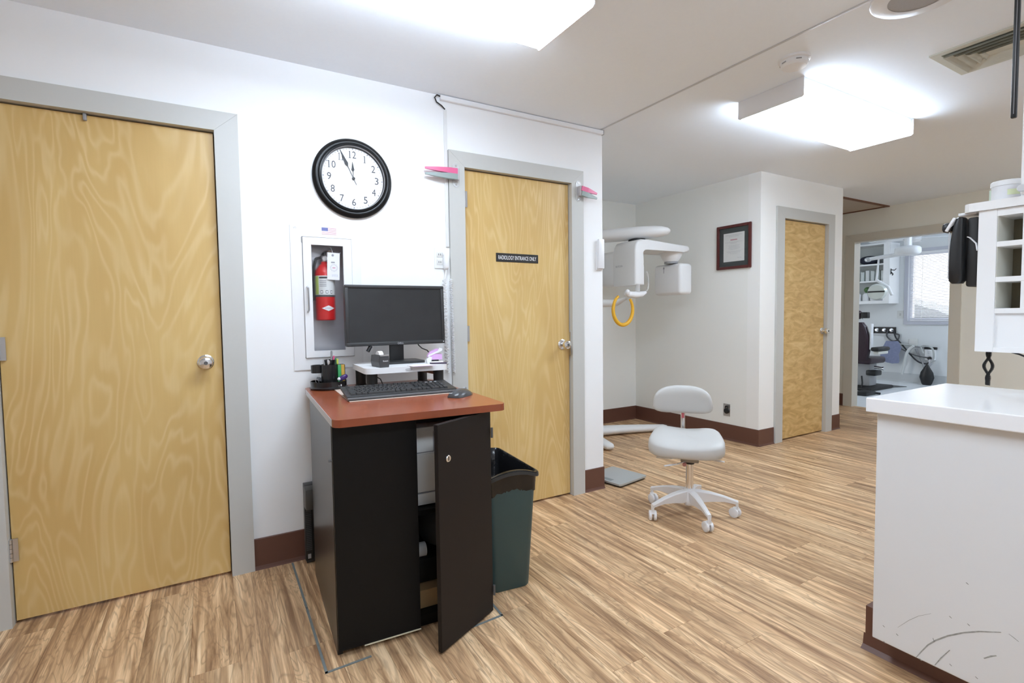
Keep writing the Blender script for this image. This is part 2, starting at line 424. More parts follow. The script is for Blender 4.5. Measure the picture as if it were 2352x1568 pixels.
# cove base
def basebd(name, segs, h=.148):
    b = B()
    for axis, face, a0, a1, s in segs:
        prof = [(0, 0), (.018, 0), (.010, .004), (.006, .016), (.005, h-.004), (.003, h), (0, h)]
        if axis == 'x': b.prism(prof, lambda u, v, t: (t, face+s*u, v), a0, a1)
        else: b.prism(prof, lambda u, v, t: (face+s*u, t, v), a0, a1)
    o = b.build(name, BASE, smooth=False); o['kind'] = 'structure'
basebd('baseboard_left', [('x', 0, -2.6, xA0-.095, -1), ('x', 0, xA1+.095, xB0-.095, -1), ('x', 0, xB1+.095, xW+.005, -1)])
basebd('baseboard_corner', [('y', xW, 0, Ya, 1)])
basebd('baseboard_alcove', [('x', Ya, xW, X2, -1), ('y', X2, Yc-.005, Ya, -1)])
basebd('baseboard_closet', [('x', Yc, X2-.005, xC0-.11, -1), ('x', Yc, xC1+.11, X3+.005, -1)])
basebd('baseboard_hall', [('y', X3, Yc, 2.6, 1), ('y', X4, yD0+.102, 2.6, -1), ('y', X4, -4.6, yD1-.102, -1)])
b = B().prism([(0, 0), (.02, 0), (.006, .02), (.005, .15), (0, .15)], lambda u, v, t: (XR-u, t, v), -1.2, 3.4).build('baseboard_treatment', mat('grey_cove', (.52, .53, .53), .5), smooth=False); b['kind'] = 'structure'

# ------------------------------------------------------------------ ceiling fixtures
def ceiling_light(x0, x1, y0, y1, label, z=HC, h=.10):
    t = thing('ceiling_light', label, 'ceiling light', ((x0+x1)/2, (y0+y1)/2, z), group='fluorescent ceiling lights')
    L, Wd = (x1-x0)/2, (y1-y0)/2
    B().box((-L+.006, -Wd+.003, -.037), (L-.006, Wd-.003, -.0005)).build('housing', WHITE2, t, smooth=False)
    pr_ = [(-Wd, -.040), (-Wd+.002, -h+.006), (-Wd+.010, -h), (Wd-.010, -h), (Wd-.002, -h+.006), (Wd, -.040)]
    B().prism(pr_, lambda u, v, q: (q, u, v), -L+.006, L-.006).build('lens', LENS, t, smooth=False)
    for sx in (-1, 1):
        B().prism([(-Wd-.004, -.001), (-Wd-.004, -h+.004), (-Wd+.006, -h-.003), (Wd-.006, -h-.003), (Wd+.004, -h+.004), (Wd+.004, -.001)],
                  lambda u, v, q: (q, u, v), *(sorted((sx*L, sx*(L-.004))))).build('end_cap', WHITE2, t, smooth=False)
    return t
ceiling_light(-.21, 1.012, -1.195, -.832, 'fluorescent wraparound light on the ceiling above the desk cart')
ceiling_light(2.458, 3.676, -1.12, -.745, 'fluorescent wraparound light on the ceiling between smoke detector and closet door')
ceiling_light(-.21, 1.012, -3.25, -2.887, 'fluorescent wraparound light on the ceiling over the near end of the room')
ceiling_light(4.6, 5.822, -2.55, -2.187, 'unseen fluorescent wraparound light added beyond the counter to brighten the far wall')  # added lamp out of view, lifts the hall and far wall
t = ceiling_light(7.6, 8.8, -.75, -.4, 'unseen ceiling light added inside the treatment room')  # added out of view to light the treatment room

t = thing('smoke_detector', 'round white smoke detector on the ceiling beside the ceiling joint', 'smoke detector', (2.243, -1.20, HC))
B().lathe([(.070, 0), (.070, -.010), (.066, -.013)], seg=32).build('mounting_plate', WHITE, t)
B().lathe([(.060, -.011), (.060, -.030), (.052, -.040), (.020, -.043), (.001, -.043)], seg=32).build('sensor_body', WHITE, t)
for a in (20, 75, 140, 210, 280): B().box((-.012, .0595, -.026), (.012, .0612, -.021), M=Matrix.Rotation(R(a), 4, 'Z')).build('slot', MIDGREY, t)

t = thing('ceiling_speaker', 'large round white speaker plate on the ceiling at the top edge', 'speaker', (2.165, -1.735, HC))
B().lathe([(.158, 0), (.156, -.008), (.148, -.014), (.098, -.014)], seg=48, cap=False).build('rim', WHITE2, t)
B().lathe([(.100, -.010), (.098, -.013), (.001, -.015)], seg=40).build('grille', mat('speaker_grille', (.40, .39, .39), .6, noise=.1, nscale=200), t)

t = thing('air_vent', 'off-white rectangular louvred air vent in the ceiling', 'air vent', (2.975, -1.77, HC))
vx, vy = .188, .235
def ring(x, y, w, z0, z1, b):
    for (a, c) in (((-x, -y, z0), (x, -y+w, z1)), ((-x, y-w, z0), (x, y, z1)), ((-x, -y+w, z0), (-x+w, y-w, z1)), ((x-w, -y+w, z0), (x, y-w, z1))): b.box(a, c)
B().box((-vx+.02, -vy+.02, -.004), (vx-.02, vy-.02, -.001)).build('duct', VENTDK, t, smooth=False)
b = B(); ring(vx, vy, .035, -.008, 0, b); b.build('flange', VENT, t, smooth=False)
for k in range(4):
    fx, fy = vx-.040-k*.034, vy-.040-k*.034
    rings = []
    for q, z in ((0, -.020), (.020, -.003), (.022, -.004), (.002, -.0215)):
        rings.append([(-fx+q, -fy+q, z), (fx-q, -fy+q, z), (fx-q, fy-q, z), (-fx+q, fy-q, z)])
    B().loft(rings, cap=False).build('louvre', VENT, t, smooth=False)
B().box((-.030, -.075, -.016), (.030, .075, -.004), .003).build('centre_plate', VENT, t, smooth=False)

# ------------------------------------------------------------------ wall things on the left wall
t = thing('wall_clock', 'round wall clock with black moulded rim and serif numerals above the extinguisher cabinet', 'clock', (.4235, 0, 1.893))
FY = (0, -1, 0)
RO = .197
B().lathe([(RO-.006, .000), (RO, .006), (RO, .014), (RO-.010, .026), (RO-.020, .029), (RO-.026, .027), (RO-.030, .034), (RO-.038, .036), (RO-.042, .030), (RO-.045, .016)], d=FY, seg=72, cap=False).build('rim', mat('clock_black', (.0035, .0035, .004), .3, spec=.35), t)
B().lathe([(RO-.0395, .0365), (RO-.0415, .0345), (RO-.0435, .030)], d=FY, seg=72, cap=False).build('inner_ring', mat('ring_highlight', (.35, .35, .36), .3, .6), t)
B().lathe([(RO-.035, .012), (RO-.035, .0155), (.001, .016)], d=FY, seg=64).build('dial', mat('dial_white', (.86, .86, .87), .5), t)
for h in range(1, 13):
    a = R(90-30*h); rr = .118
    text('numeral', str(h), {1: .0042, 11: .018, 12: .033, 10: .034}.get(h, .0195), .035, (rr*math.cos(a), -.0163, rr*math.sin(a)), WALLROT, mat('dial_ink', (.06, .06, .075), .5), t)
for h in (1, 10, 11, 12):
    a = R(90-30*h); cx_, cz_ = .118*math.cos(a), .118*math.sin(a); wd = {1: .0042, 11: .018, 12: .033, 10: .034}[h]
    for ox in ([0] if h == 1 else [-wd/2+.002] + ([wd/2-.002] if h == 11 else [])):
        B().box((cx_+ox-.0055, -.0168, cz_-.0175), (cx_+ox+.0055, -.0164, cz_-.0155)).build('serif', MATS['dial_ink'], t, smooth=False)
        B().box((cx_+ox-.0045, -.0168, cz_+.0135), (cx_+ox-.0005, -.0164, cz_+.0160)).build('serif', MATS['dial_ink'], t, smooth=False)
b = B()
for k in range(60):
    a = R(6*k); M = Matrix.Rotation(-a, 4, 'Y'); hw = .0012 if k % 5 else .0026
    b.box((-hw, -.0166, .142), (hw, -.0160, .147 if k % 5 else .149), M=M)
b.build('minute_marks', INKGREY, t, smooth=False)
def hand(name, ang, L, wmax, tail, y):
    M = Matrix.Rotation(R(ang), 4, 'Y')
    poly = [(-.001, -tail), (.001, -tail), (.0014, L*.42), (wmax, L*.52), (wmax*.75, L*.62), (.0006, L), (-.0006, L), (-wmax*.75, L*.62), (-wmax, L*.52), (-.0014, L*.42)]
    B().prism([(u*1.0, v) for u, v in poly], lambda u, v, q: M @ Vector((u, q, v)), y, y-.001).build(name, mat('hand_ink', (.02, .02, .025), .5), t, smooth=False)
hand('hour_hand', -2, .082, .0075, .0, -.0185)
hand('minute_hand', -25, .150, .0085, .035, -.0205)
B().lathe([(.0075, .016), (.0075, .0225), (.003, .0235)], d=FY, seg=16).build('hub', BLACK, t)

# extinguisher cabinet, recessed
t = thing('extinguisher_cabinet', 'white recessed fire extinguisher cabinet with glazed door below the clock', 'cabinet', (.288, 0, .938))
def lx(x): return x-.288
def lz(z): return z-.938
cx0, cx1, cz0, cz1 = lx(.118), lx(.452), lz(.938), lz(1.642)
b = B()
o0, o1, p0, p1 = lx(fx0), lx(fx1), lz(fz0), lz(fz1)
for a, c in (((cx0, -.006, cz0), (o0, -.0005, cz1)), ((o1, -.006, cz0), (cx1, -.0005, cz1)), ((o0, -.006, cz0), (o1, -.0005, p0)), ((o0, -.006, p1), (o1, -.0005, cz1))): b.box(a, c)
b.build('flange', WHITE, t, smooth=False)
tub = mat('tub_grey', (.60, .60, .63), .3, .55, noise=.06, nscale=6)
B().box((o0+.001, .11, p0+.001), (o1-.001, .115, p1-.001)).box((o0+.001, 0, p0+.001), (o0+.005, .11, p1-.001)).box((o1-.005, 0, p0+.001), (o1-.001, .11, p1-.001)).box((o0+.001, 0, p0+.001), (o1-.001, .11, p0+.005)).box((o0+.001, 0, p1-.005), (o1-.001, .11, p1-.001)).build('tub', tub, t, smooth=False)
g0, g1, h0, h1 = lx(.211), lx(.363), lz(1.03), lz(1.551)
b = B(); e = .003
for a, c in (((o0+e, -.014, p0+e), (g0, -.002, p1-e)), ((g1, -.014, p0+e), (o1-e, -.002, p1-e)), ((g0, -.014, p0+e), (g1, -.002, h0)), ((g0, -.014, h1), (g1, -.002, p1-e))): b.box(a, c)
dr = b.build('door', WHITE, t, smooth=False)
B().box((g0, -.009, h0), (g1, -.007, h1)).build('pane', GLASS, dr, smooth=False)
hxx = lx(.188)
B().tube([(hxx, -.014, lz(1.225)), (hxx, -.034, lz(1.23)), (hxx, -.034, lz(1.34)), (hxx, -.014, lz(1.345))], .005, 8).build('pull_handle', STEEL, dr)
B().box((o0-.003, -.008, p1-.03), (o0+.004, -.001, p1-.004)).build('hinge_pin', MIDGREY, dr)
b = B().box((lx(.264), -.0066, lz(1.606)), (lx(.334), -.0061, lz(1.639))); fl = b.build('flag_sticker', PAPER, t, smooth=False, label='small stars and stripes flag sticker')
B().box((lx(.264), -.0071, lz(1.6225)), (lx(.294), -.0066, lz(1.639))).build('canton', mat('flag_blue', (.16, .18, .42), .6), fl, smooth=False)
for k in range(7):
    z = 1.606+k*.00508
    B().box((lx(.264 if k < 3 else .294), -.0070, lz(z)), (lx(.334), -.0066, lz(z+.0020))).build('stripe', mat('flag_red', (.62, .30, .38), .6), fl, smooth=False)
st = B().box((lx(.127), -.0066, lz(1.612)), (lx(.152), -.0061, lz(1.636))).build('notice_sticker', PAPER, t, smooth=False)
text('sticker_mark', 'VO', .014, .009, (lx(.1395), -.0066, lz(1.629)), WALLROT, INKGREY, st)

# extinguisher
ex = thing('fire_extinguisher', 'red fire extinguisher hanging inside the white wall cabinet', 'fire extinguisher', (.283, .055, 1.18))
RB = .047
B().lathe([(RB-.004, 0), (RB, .004), (RB, .235), (RB-.004, .252), (RB-.016, .270), (.022, .281), (.016, .286), (.016, .296)], seg=32).build('cylinder', RED, ex)
lab = mat('label_white', (.74, .75, .74), .5, noise=.05, nscale=60)
B().lathe([(RB+.0006, .128), (RB+.0006, .224)], seg=32, cap=False).build('label_band', lab, ex)
B().lathe([(RB+.0008, .118), (RB+.0008, .128)], seg=32, cap=False).build('dark_band', GREYP, ex)
def curvpatch(name, a0, a1, z0, z1, mt, rr=RB+.0012, n=8, diamond=False):
    b = B(); bot, top = [], []
    for i in range(n+1):
        a = R(a0+(a1-a0)*i/n); f = (1-abs(2*i/n-1)) if diamond else 1
        zc = (z0+z1)/2; hh = (z1-z0)/2*max(f, .02)
        bot.append((rr*math.sin(a), -rr*math.cos(a), zc-hh)); top.append((rr*math.sin(a), -rr*math.cos(a), zc+hh))
    b.loft([bot, top], cap=False, close=False); return b.build(name, mt, ex)
curvpatch('green_stripe', -75, -48, .130, .222, mat('label_green', (.50, .62, .15), .5))
curvpatch('black_title', -44, 30, .210, .218, INK)
for z in (.170, .178, .187, .196): curvpatch('print_line', -42, -2, z, z+.003, INKGREY)
for a in (-30, 0, 28): curvpatch('pictogram', a-7, a+7, .135, .150, INK); curvpatch('pictogram_field', a-5, a+5, .1375, .1475, PAPER, RB+.0016)
curvpatch('brand_diamond', -32, 46, .047, .075, PAPER, diamond=True, n=10)
text('brand_lettering', 'AMEREX', .040, .0052, (.007, -RB-.0032, .061), WALLROT, INKGREY, ex)
B().lathe([(.015, .294), (.017, .30), (.017, .325), (.012, .33)], seg=16).build('valve', CHROME, ex)
B().tube([(-.005, -.005, .33), (-.005, -.03, .335), (-.005, -.055, .33)], [.009, .008, .006], 10).build('lever', BLACK, ex)
B().tube([(.0, 0, .345), (.02, -.015, .352), (.075, -.03, .340)], [.007, .006, .004], 8).build('carry_handle', CHROME, ex)
B().tube([(-.012, 0, .318), (-.04, .0, .310), (-.05, .0, .27), (-.052, .002, .10)], .007, 10).build('hose', BLACK, ex)
B().lathe([(.012, 0), (.012, .006)], (0, -.017, .312), FY, 16).build('pressure_gauge', PAPER, ex)
tg = thing('inspection_tag', 'white paper inspection tag hanging over the fire extinguisher', 'tag', (.316, .003, 1.383))
B().box((-.031, -.0004, 0), (.029, .0004, .135), M=Matrix.Rotation(R(2), 4, 'Y')).build('card', PAPER, tg, smooth=False)
text('tag_year', '2022', .030, .010, (.006, -.0008, .022), WALLROT, mat('faint_blue', (.55, .57, .68), .6), tg)
B().lathe([(.006, 0), (.006, .0004)], (-.001, -.0006, .122), FY, 16).build('tag_seal', INKGREY, tg)
b = B()
for k in range(14):
    a = R(360/14*k); b.box((.0135, -.0011, -.0015), (.019, -.0007, .0015), M=Matrix.Translation((.003, 0, .060)) @ Matrix.Rotation(a, 4, 'Y'))
b.build('punch_ring', mat('faint_grey', (.55, .55, .6), .6), tg, smooth=False)
B().box((-.004, -.0011, .057), (.010, -.0007, .063)).build('tag_mark', mat('faint_pink', (.7, .4, .5), .6), tg, smooth=False)
B().box((-.01, -.0011, .084), (.008, -.0007, .090)).build('tag_logo', INKGREY, tg, smooth=False)
B().tube([(.0, 0, .132), (-.006, .01, .16), (-.02, .03, .17)], .0012, 6).build('tie', WHITE, tg)

# cable trunking along ceiling & down the wall
t = thing('cable_trunking', 'white plastic cable trunking running along the top of the wall over the radiology door', 'cable trunking', (.905, 0, HC))
B().box((0, -.022, -.030), (xW-.905-.004, -.0005, -.003), .004).build('cover', WHITE, t, smooth=False)
B().box((xW-.905-.004, -.0225, -.031), (xW-.905-.001, -.0005, -.003)).build('end_stop', MIDGREY, t, smooth=False)
cb = B().tube([(.905+.01, -.012, HC-.012), (.885, -.02, HC-.010), (.872, -.018, HC-.025), (.885, -.012, HC-.045), (.915, -.010, HC-.058), (.935, -.010, HC-.075)], .0038, 8).build('cable_loop', BLACKM)
tag(cb, 'short loop of black cable at the end of the ceiling trunking', 'cable')
t = thing('wall_raceway', 'narrow white cable raceway running down the wall beside the radiology door', 'cable raceway', (.937, 0, 1.58))
B().box((-.009, -.009, 0), (.009, -.0005, HC-1.58-.075), .002).build('channel', mat('raceway_white', (.76, .76, .75), .5), t, smooth=False)
t = thing('wall_outlet', 'white power outlet with a plug on the wall beside the radiology door', 'power outlet', (.892, 0, 1.515))
B().box((-.035, -.006, -.057), (.026, -.0005, .057), .003).build('cover_plate', WHITE, t, smooth=False)
for z in (.020, -.022):
    k = B().box((-.022, -.008, z-.015), (.012, -.005, z+.015), .003).build('socket', mat('socket_ivory', (.70, .69, .66), .5), t)
    B().box((-.012, -.0085, z-.004), (-.009, -.0075, z+.006)).box((-.001, -.0085, z-.004), (.002, -.0075, z+.006)).build('slot', INK, k, smooth=False)
pl = thing('power_plug', 'white plug with hanging cord in the wall outlet', 'plug', (.915, -.02, 1.50))
B().ell((.004, 0, .0), (.016, .02, .05), p=3).box((-.012, .0, .028), (.02, .012, .048), .004).build('plug_body', WHITE, pl)
B().tube([(.004, 0, -.045), (.002, 0, -.07), (-.004, 0, -.10)], .0045, 8).build('cord', WHITE, pl)
for i, (x, r_, tr, l) in enumerate(((.905, .010, 27, 'coiled white cord hanging below the outlet, left of the pair'), (.945, .0075, 62, 'coiled white cord hanging below the outlet, right of the pair'))):
    z1 = 1.395 if i == 0 else 1.40
    c = B().tube(helix((x, -.024, z1), (x+.008, -.024, .875), r_, tr, 8), .0032 if i == 0 else .0028, 5).build('spiral_cable', mat('cord_white', (.74, .74, .75), .5)); tag(c, l, 'cord')

# colour signal flags on the door casing
def flags(x, z, sgn, lab, yaw, L=.185, droop=0):
    t = thing('signal_flags', lab, 'signal flags', (x, -.018, z))
    B().prism(rrect(-.021, .021, -.066, .066, .020), XZ, -.003, -.0003).build('bracket_plate', CLEAR, t)
    for zz in (-.052, .052): B().lathe([(.005, .003), (.004, .005)], (0, 0, zz), FY, 12).build('screw', STEEL, t)
    B().box((sgn*.004-.012, -.030, -.032), (sgn*.004+.012, -.003, .030), .003).build('hinge_block', mat('hinge_grey', (.5, .48, .5), .4), t)
    for mt, zz, dz in ((PINK, .014, 0), (GREYGREEN, -.016, 0)):
        M = Matrix.Translation((sgn*.004, -.026, zz)) @ Matrix.Rotation(yaw, 4, 'Z') @ Matrix.Rotation(droop, 4, 'Y')
        b = B(); rings = []
        for s_, w_, h_ in ((0, .010, .015), (.05, .011, .015), (L*.62, .009, .011), (L, .0035, .005)):
            rings.append([M @ Vector((sgn*s_, u*w_, v*h_)) for u, v in ((-1, -1), (1, -1), (1, 1), (-1, 1))])
        b.loft(rings).build('flag_arm', mt, t, smooth=False)
    return t
flags(.990, 1.980, -1, 'pink and grey-green signal flags left of the radiology door', R(-3))
flags(1.851, 1.985, 1, 'pink and grey-green signal flags right of the radiology door', R(-4), .125, R(11))

t = thing('door_sign', 'black sign lettered RADIOLOGY ENTRANCE ONLY on the door', 'sign', (1.407, .016, 1.5405))
B().box((-.150, -.003, -.026), (.150, -.0002, .026), .001, 1).build('plate', BLACKM, t, smooth=False)
text('lettering', 'RADIOLOGY ENTRANCE ONLY', .270, .024, (0, -.0032, 0), WALLROT, PAPER, t, bold=.006)

t = thing('wall_remote', 'slim white handset in a holder at the wall corner', 'remote', (2.030, 0, 1.585))
B().box((-.022, -.012, -.100), (.026, -.0005, .085), .005).build('holder', WHITE, t)
B().box((-.017, -.028, -.090), (.033, -.010, .108), .007).build('handset', WHITE2, t)

# ------------------------------------------------------------------ desk cart
DO = Vector((.114, -.874, 0)); DA = R(-3.2); ZT = .853
def dw(x, y, z=0):
    c, s = math.cos(DA), math.sin(DA); return (DO.x+c*x-s*y, DO.y+s*x+c*y, z)
dk = thing('desk_cart', 'black two-door desk cabinet with a cherry laminate top standing against the wall', 'desk', dw(0, 0), DA)
B().prism(rrect(-.003, .640, -.064, .862, .03), XY, ZT-.027, ZT-.0005).build('tabletop', CHERRY, dk)
B().box((-.0045, -.03, ZT-.026), (-.002, .80, ZT-.002)).box((.02, .860, ZT-.026), (.62, .8635, ZT-.002)).build('edge_banding', LTGREY, dk, smooth=False)
BD = .675
sidem = mat('side_laminate', (.028, .025, .022), .28, noise=.08, nscale=10)
B().box((0, .022, .0), (.018, BD, ZT-.028)).build('side_panel', sidem, dk, smooth=False)
B().box((.582, .022, .0), (.600, BD, ZT-.028)).build('side_panel', sidem, dk, smooth=False)
B().box((.018, BD-.012, .03), (.582, BD, ZT-.028)).build('back_panel', DESKBLK, dk, smooth=False)
B().box((.018, .03, .03), (.582, BD-.012, .048)).build('bottom_panel', DESKBLK, dk, smooth=False)
B().box((.018, .045, .435), (.582, BD-.012, .453)).build('shelf', DESKBLK, dk, smooth=False)
B().box((.018, .03, ZT-.06), (.582, .05, ZT-.028)).build('top_rail', DESKBLK, dk, smooth=False)
B().box((.018, .045, 0), (.582, .06, .03)).build('toe_rail', DESKBLK, dk, smooth=False)
ld = B().box((.001, 0, .022), (.298, .018, ZT-.034), .0015, 1).build('door', DESKBLK, dk, smooth=False)
B().box((.09, -.001, .018), (.298, .016, .0225)).build('chipped_edge', mat('chip_pale', (.70, .66, .50), .8), ld, smooth=False)
rd = B().box((-.314, 0, .006), (0, .018, ZT-.034), .0015, 1).build('door', DESKBRN, dk, smooth=False)
rd.location = (.599, 0, 0); rd.rotation_euler = (0, 0, R(29.5))
B().lathe([(.0125, 0), (.0125, .003), (.011, .0045)], (-.262, 0, .690), FY, 20).build('lock', CHROME, rd)
B().box((-.2635, -.0055, .683), (-.2605, -.0042, .697)).build('keyway', INK, rd, smooth=False)
for z in (.09, .73):
    B().cyl((.603, -.002, z-.02), (.603, -.002, z+.02), .005, seg=8).build('hinge', GREYP, dk)
B().tube([(.601, .10, .70), (.612, .10, .70)], .004, 8).build('screw', GREYP, dk)
B().tube([(-.001, .012, .70), (-.012, .012, .70)], .004, 8).build('screw', GREYP, dk)

# things in the cart
t = thing('laser_printer', 'white laser printer standing on the shelf inside the desk cabinet', 'printer', dw(.34, .26, .4535), DA)
PWm = mat('printer_cream', (.88, .88, .86), .45, noise=.01)
B().box((-.19, -.17, 0), (.19, .20, .31), .012).build('body', PWm, t)
B().box((-.17, -.178, .055), (.085, -.168, .205), .008).build('front_tray', PWm, t)
B().box((-.17, -.176, .004), (.085, -.168, .048), .003).build('paper_drawer', PWm, t)
b = B()
for a, c in (((-.17, -.1725, .049), (.088, -.1695, .0535)), ((.088, -.1725, .003), (.0915, -.1695, .205)), ((-.17, -.1725, .209), (.05, -.1695, .212)), ((.05, -.1725, .209), (.053, -.1695, .29))): b.box(a, c)
b.build('panel_gap', INKGREY, t, smooth=False)
B().box((.055, -.173, .262), (.10, -.168, .270)).build('handle_recess', INK, t, smooth=False)
t = thing('cardboard_box', 'open brown cardboard box at the bottom of the desk cabinet', 'box', dw(.36, .24, .0485), DA)
B().box((-.15, -.16, 0), (.15, .12, .07), .001, 1).build('carton', CARD, t, smooth=False)
B().box((-.15, -.16, .07), (.15, -.155, .071)).build('flap', CARD, t, smooth=False)
t = thing('adding_machine', 'black machine with a white paper roll lying in the desk cabinet', 'machine', dw(.37, .26, .1205), DA)
B().box((-.13, -.13, 0), (.14, .12, .10), .012).build('case', BLACK, t)
B().cyl((-.075, -.10, .128), (.000, -.10, .128), .028, seg=20).build('paper_roll', PAPER, t)
B().box((-.085, -.115, .10), (-.01, -.085, .112), .003).build('roll_holder', BLACKM, t)
t = B().ell((0, 0, .085), (.07, .09, .085), 24, 14, p=2.6).build('plastic_bag', mat('shiny_bag', (.10, .10, .11), .2, bump=1.0, nscale=45), smooth=True); t.location = dw(.45, .24, .2215); t.rotation_euler = (0, 0, .4)
tag(t, 'crumpled dark plastic bag stuffed under the shelf in the cabinet', 'bag')

# computer behind the cart
t = thing('desktop_computer', 'small black desktop computer standing upright between the cart and the wall', 'computer', (.135, 0, 0))
B().box((.0, -.068, .001), (.30, -.015, .385), .003).build('case', mat('pc_case', (.05, .05, .052), .4, noise=.05), t)
B().box((-.006, -.140, .285), (.04, -.068, .383), .003).build('front_bezel', mat('pc_bezel', (.075, .073, .068), .45, noise=.05), t)
B().box((-.004, -.085, .02), (.03, -.066, .285), .002).build('grille', BLACKM, t)
for k in range(22): B().box((-.001, -.0865, .07+k*.009), (.024, -.0845, .0745+k*.009)).build('grille_slat', mat('slat_grey', (.06, .06, .062), .5), t, smooth=False)
B().box((.004, -.0870, .03), (.018, -.0845, .052)).build('maker_badge', mat('badge_silver', (.5, .52, .55), .3, .5), t, smooth=False)

# floor lines round the cart
def line(name, pts, lab):
    b = B(); w_ = .0045
    for (x0, y0), (x1, y1) in zip(pts, pts[1:]):
        d = Vector((x1-x0, y1-y0, 0)); L = d.length; a = math.atan2(d.y, d.x)
        b.box((-w_, -w_, .0002), (L+w_, w_, .0022), M=Matrix.Translation((x0, y0, 0)) @ Matrix.Rotation(a, 4, 'Z'))
    return tag(b.build(name, TAPE, smooth=False), lab, 'floor strip')
line('floor_strip', [(.075, -.03), (.070, -.48), (.063, -.926), (.211, -.921)], 'thin grey floor strip running round the left side of the cart')
line('floor_strip', [(.58, -.957), (.728, -.948), (.737, -.82)], 'thin grey floor strip cornering under the open cart door')

# ---- on the desk
# paper under keyboard
t = B().prism([(.112, .288), (.595, .288), (.595, .49), (.205, .49), (.205, .74), (.112, .74)], XY, .0003, .0022).build('desk_pad', mat('pale_pad', (.66, .52, .44), .5, noise=.02), smooth=False); t.location = dw(0, 0, ZT); t.rotation_euler = (0, 0, DA)
tag(t, 'thin pale desk pad lying under the keyboard', 'desk pad')
kb = thing('keyboard', 'black full-size computer keyboard on the desk pad', 'keyboard', dw(.345, .403, ZT+.0024), DA)
KT = R(7.5)
MK = Matrix.Translation((0, 0, .0125)) @ Matrix.Rotation(KT, 4, 'X')
KM = mat('keyboard_case', (.030, .030, .031), .42, noise=.03); KC = mat('key_cap', (.040, .040, .041), .5, noise=.04)
b = B().box((-.238, -.085, 0), (.238, .085, .014), .004); bmesh.ops.transform(b.bm, matrix=MK, verts=b.bm.verts); b.build('case', KM, kb)
b = B().box((-.238, -.100, .001), (.238, -.085, .011), .003); b.build('front_lip', mat('lip_grey', (.13, .13, .135), .3), kb)
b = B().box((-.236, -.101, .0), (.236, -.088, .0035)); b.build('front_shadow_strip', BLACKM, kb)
for sx in (-.2, .2): B().box((sx-.012, .07, 0), (sx+.012, .078, .014)).build('foot', BLACKM, kb, smooth=False)
keyme = {}
def key(u, v, w_=1, h_=1):
    k = (w_, h_)
    if k not in keyme:
        W_, H_ = w_*.0187-.0022, h_*.0187-.0022; q = .0018
        bb = B().loft([[(-W_/2, -H_/2, 0), (W_/2, -H_/2, 0), (W_/2, H_/2, 0), (-W_/2, H_/2, 0)], [(-W_/2+q, -H_/2+q, .008), (W_/2-q, -H_/2+q, .008), (W_/2-q, H_/2-q, .008), (-W_/2+q, H_/2-q, .008)]])
        o = bb.build('key', KC, kb, smooth=False); keyme[k] = o.data
    else:
        o = bpy.data.objects.new('key', keyme[k]); col.objects.link(o); o.parent = kb
    o.matrix_local = MK @ Matrix.Translation((u, v, .0135))
U = .0187; x0 = -.222; yr = [-.062+U*i for i in range(5)]+[.050]
def row(y, ws, xs=x0):
    x = xs
    for w_ in ws:
        if w_ > 0: key(x+w_*U/2, y, w_)
        x += abs(w_)*U
row(yr[0], [1.25, 1.25, 1.25, 6.25, 1.25, 1.25, 1.25, 1.25]); row(yr[1], [2.25]+[1]*10+[2.75]); row(yr[2], [1.75]+[1]*11+[2.25]); row(yr[3], [1.5]+[1]*12+[1.5]); row(yr[4], [1]*13+[2])
row(yr[5], [1, -1, 1, 1, 1, 1, -.5, 1, 1, 1, 1, -.5, 1, 1, 1, 1])
xn = x0+15.3*U; row(yr[0], [1, 1, 1], xn); key(xn+1.5*U, yr[1]); row(yr[3], [1, 1, 1], xn); row(yr[4], [1, 1, 1], xn); row(yr[5], [1, 1, 1], xn)
xp = x0+18.6*U*1.0
row(yr[0], [2, 1], xp); row(yr[1], [1, 1, 1], xp); row(yr[2], [1, 1, 1], xp); row(yr[3], [1, 1, 1], xp); row(yr[4], [1, 1, 1, 1], xp); key(xp+3.5*U, yr[0]+U/2, 1, 2); key(xp+3.5*U, yr[2]+U/2, 1, 2)
for k in range(3): B().box((xp+.008+k*.022, .054, .0145), (xp+.020+k*.022, .058, .0150), M=MK).build('status_mark', PAPER, kb, smooth=False)

ms = thing('computer_mouse', 'black and grey computer mouse on the cherry desktop', 'mouse', dw(.553, .205, ZT), DA+R(-52)); ms.scale = (1.15, 1.15, .86)
def mouse_ring(y, w_, h_, z0): return [(w_*math.cos(a), y, z0+h_*max(0, math.sin(a))) for a in [R(180*i/12) for i in range(13)]]
B().loft([mouse_ring(y, w_, h_, .0) for y, w_, h_ in ((-.056, .012, .008), (-.050, .024, .020), (-.03, .031, .032), (0, .032, .038), (.03, .029, .033), (.052, .024, .020), (.060, .014, .010))]).build('shell', mat('mouse_grey', (.06, .06, .063), .25, noise=.05), ms)
B().loft([[(x*1.02, y, z+.0006) for x, y, z in mouse_ring(y, w_, h_, 0)[8:13]] for y, w_, h_ in ((-.05, .024, .020), (-.03, .031, .032), (0, .032, .038), (.03, .029, .033), (.052, .024, .020))], cap=False, close=False).build('side_grip', BLACK, ms)
B().cyl((-.004, .035, .030), (.004, .035, .030), .008, seg=14).build('scroll_wheel', MIDGREY, ms)
text('mouse_badge', 'HP', .012, .006, (-.008, -.052, .0225), (R(40), 0, 0), PAPER, ms)

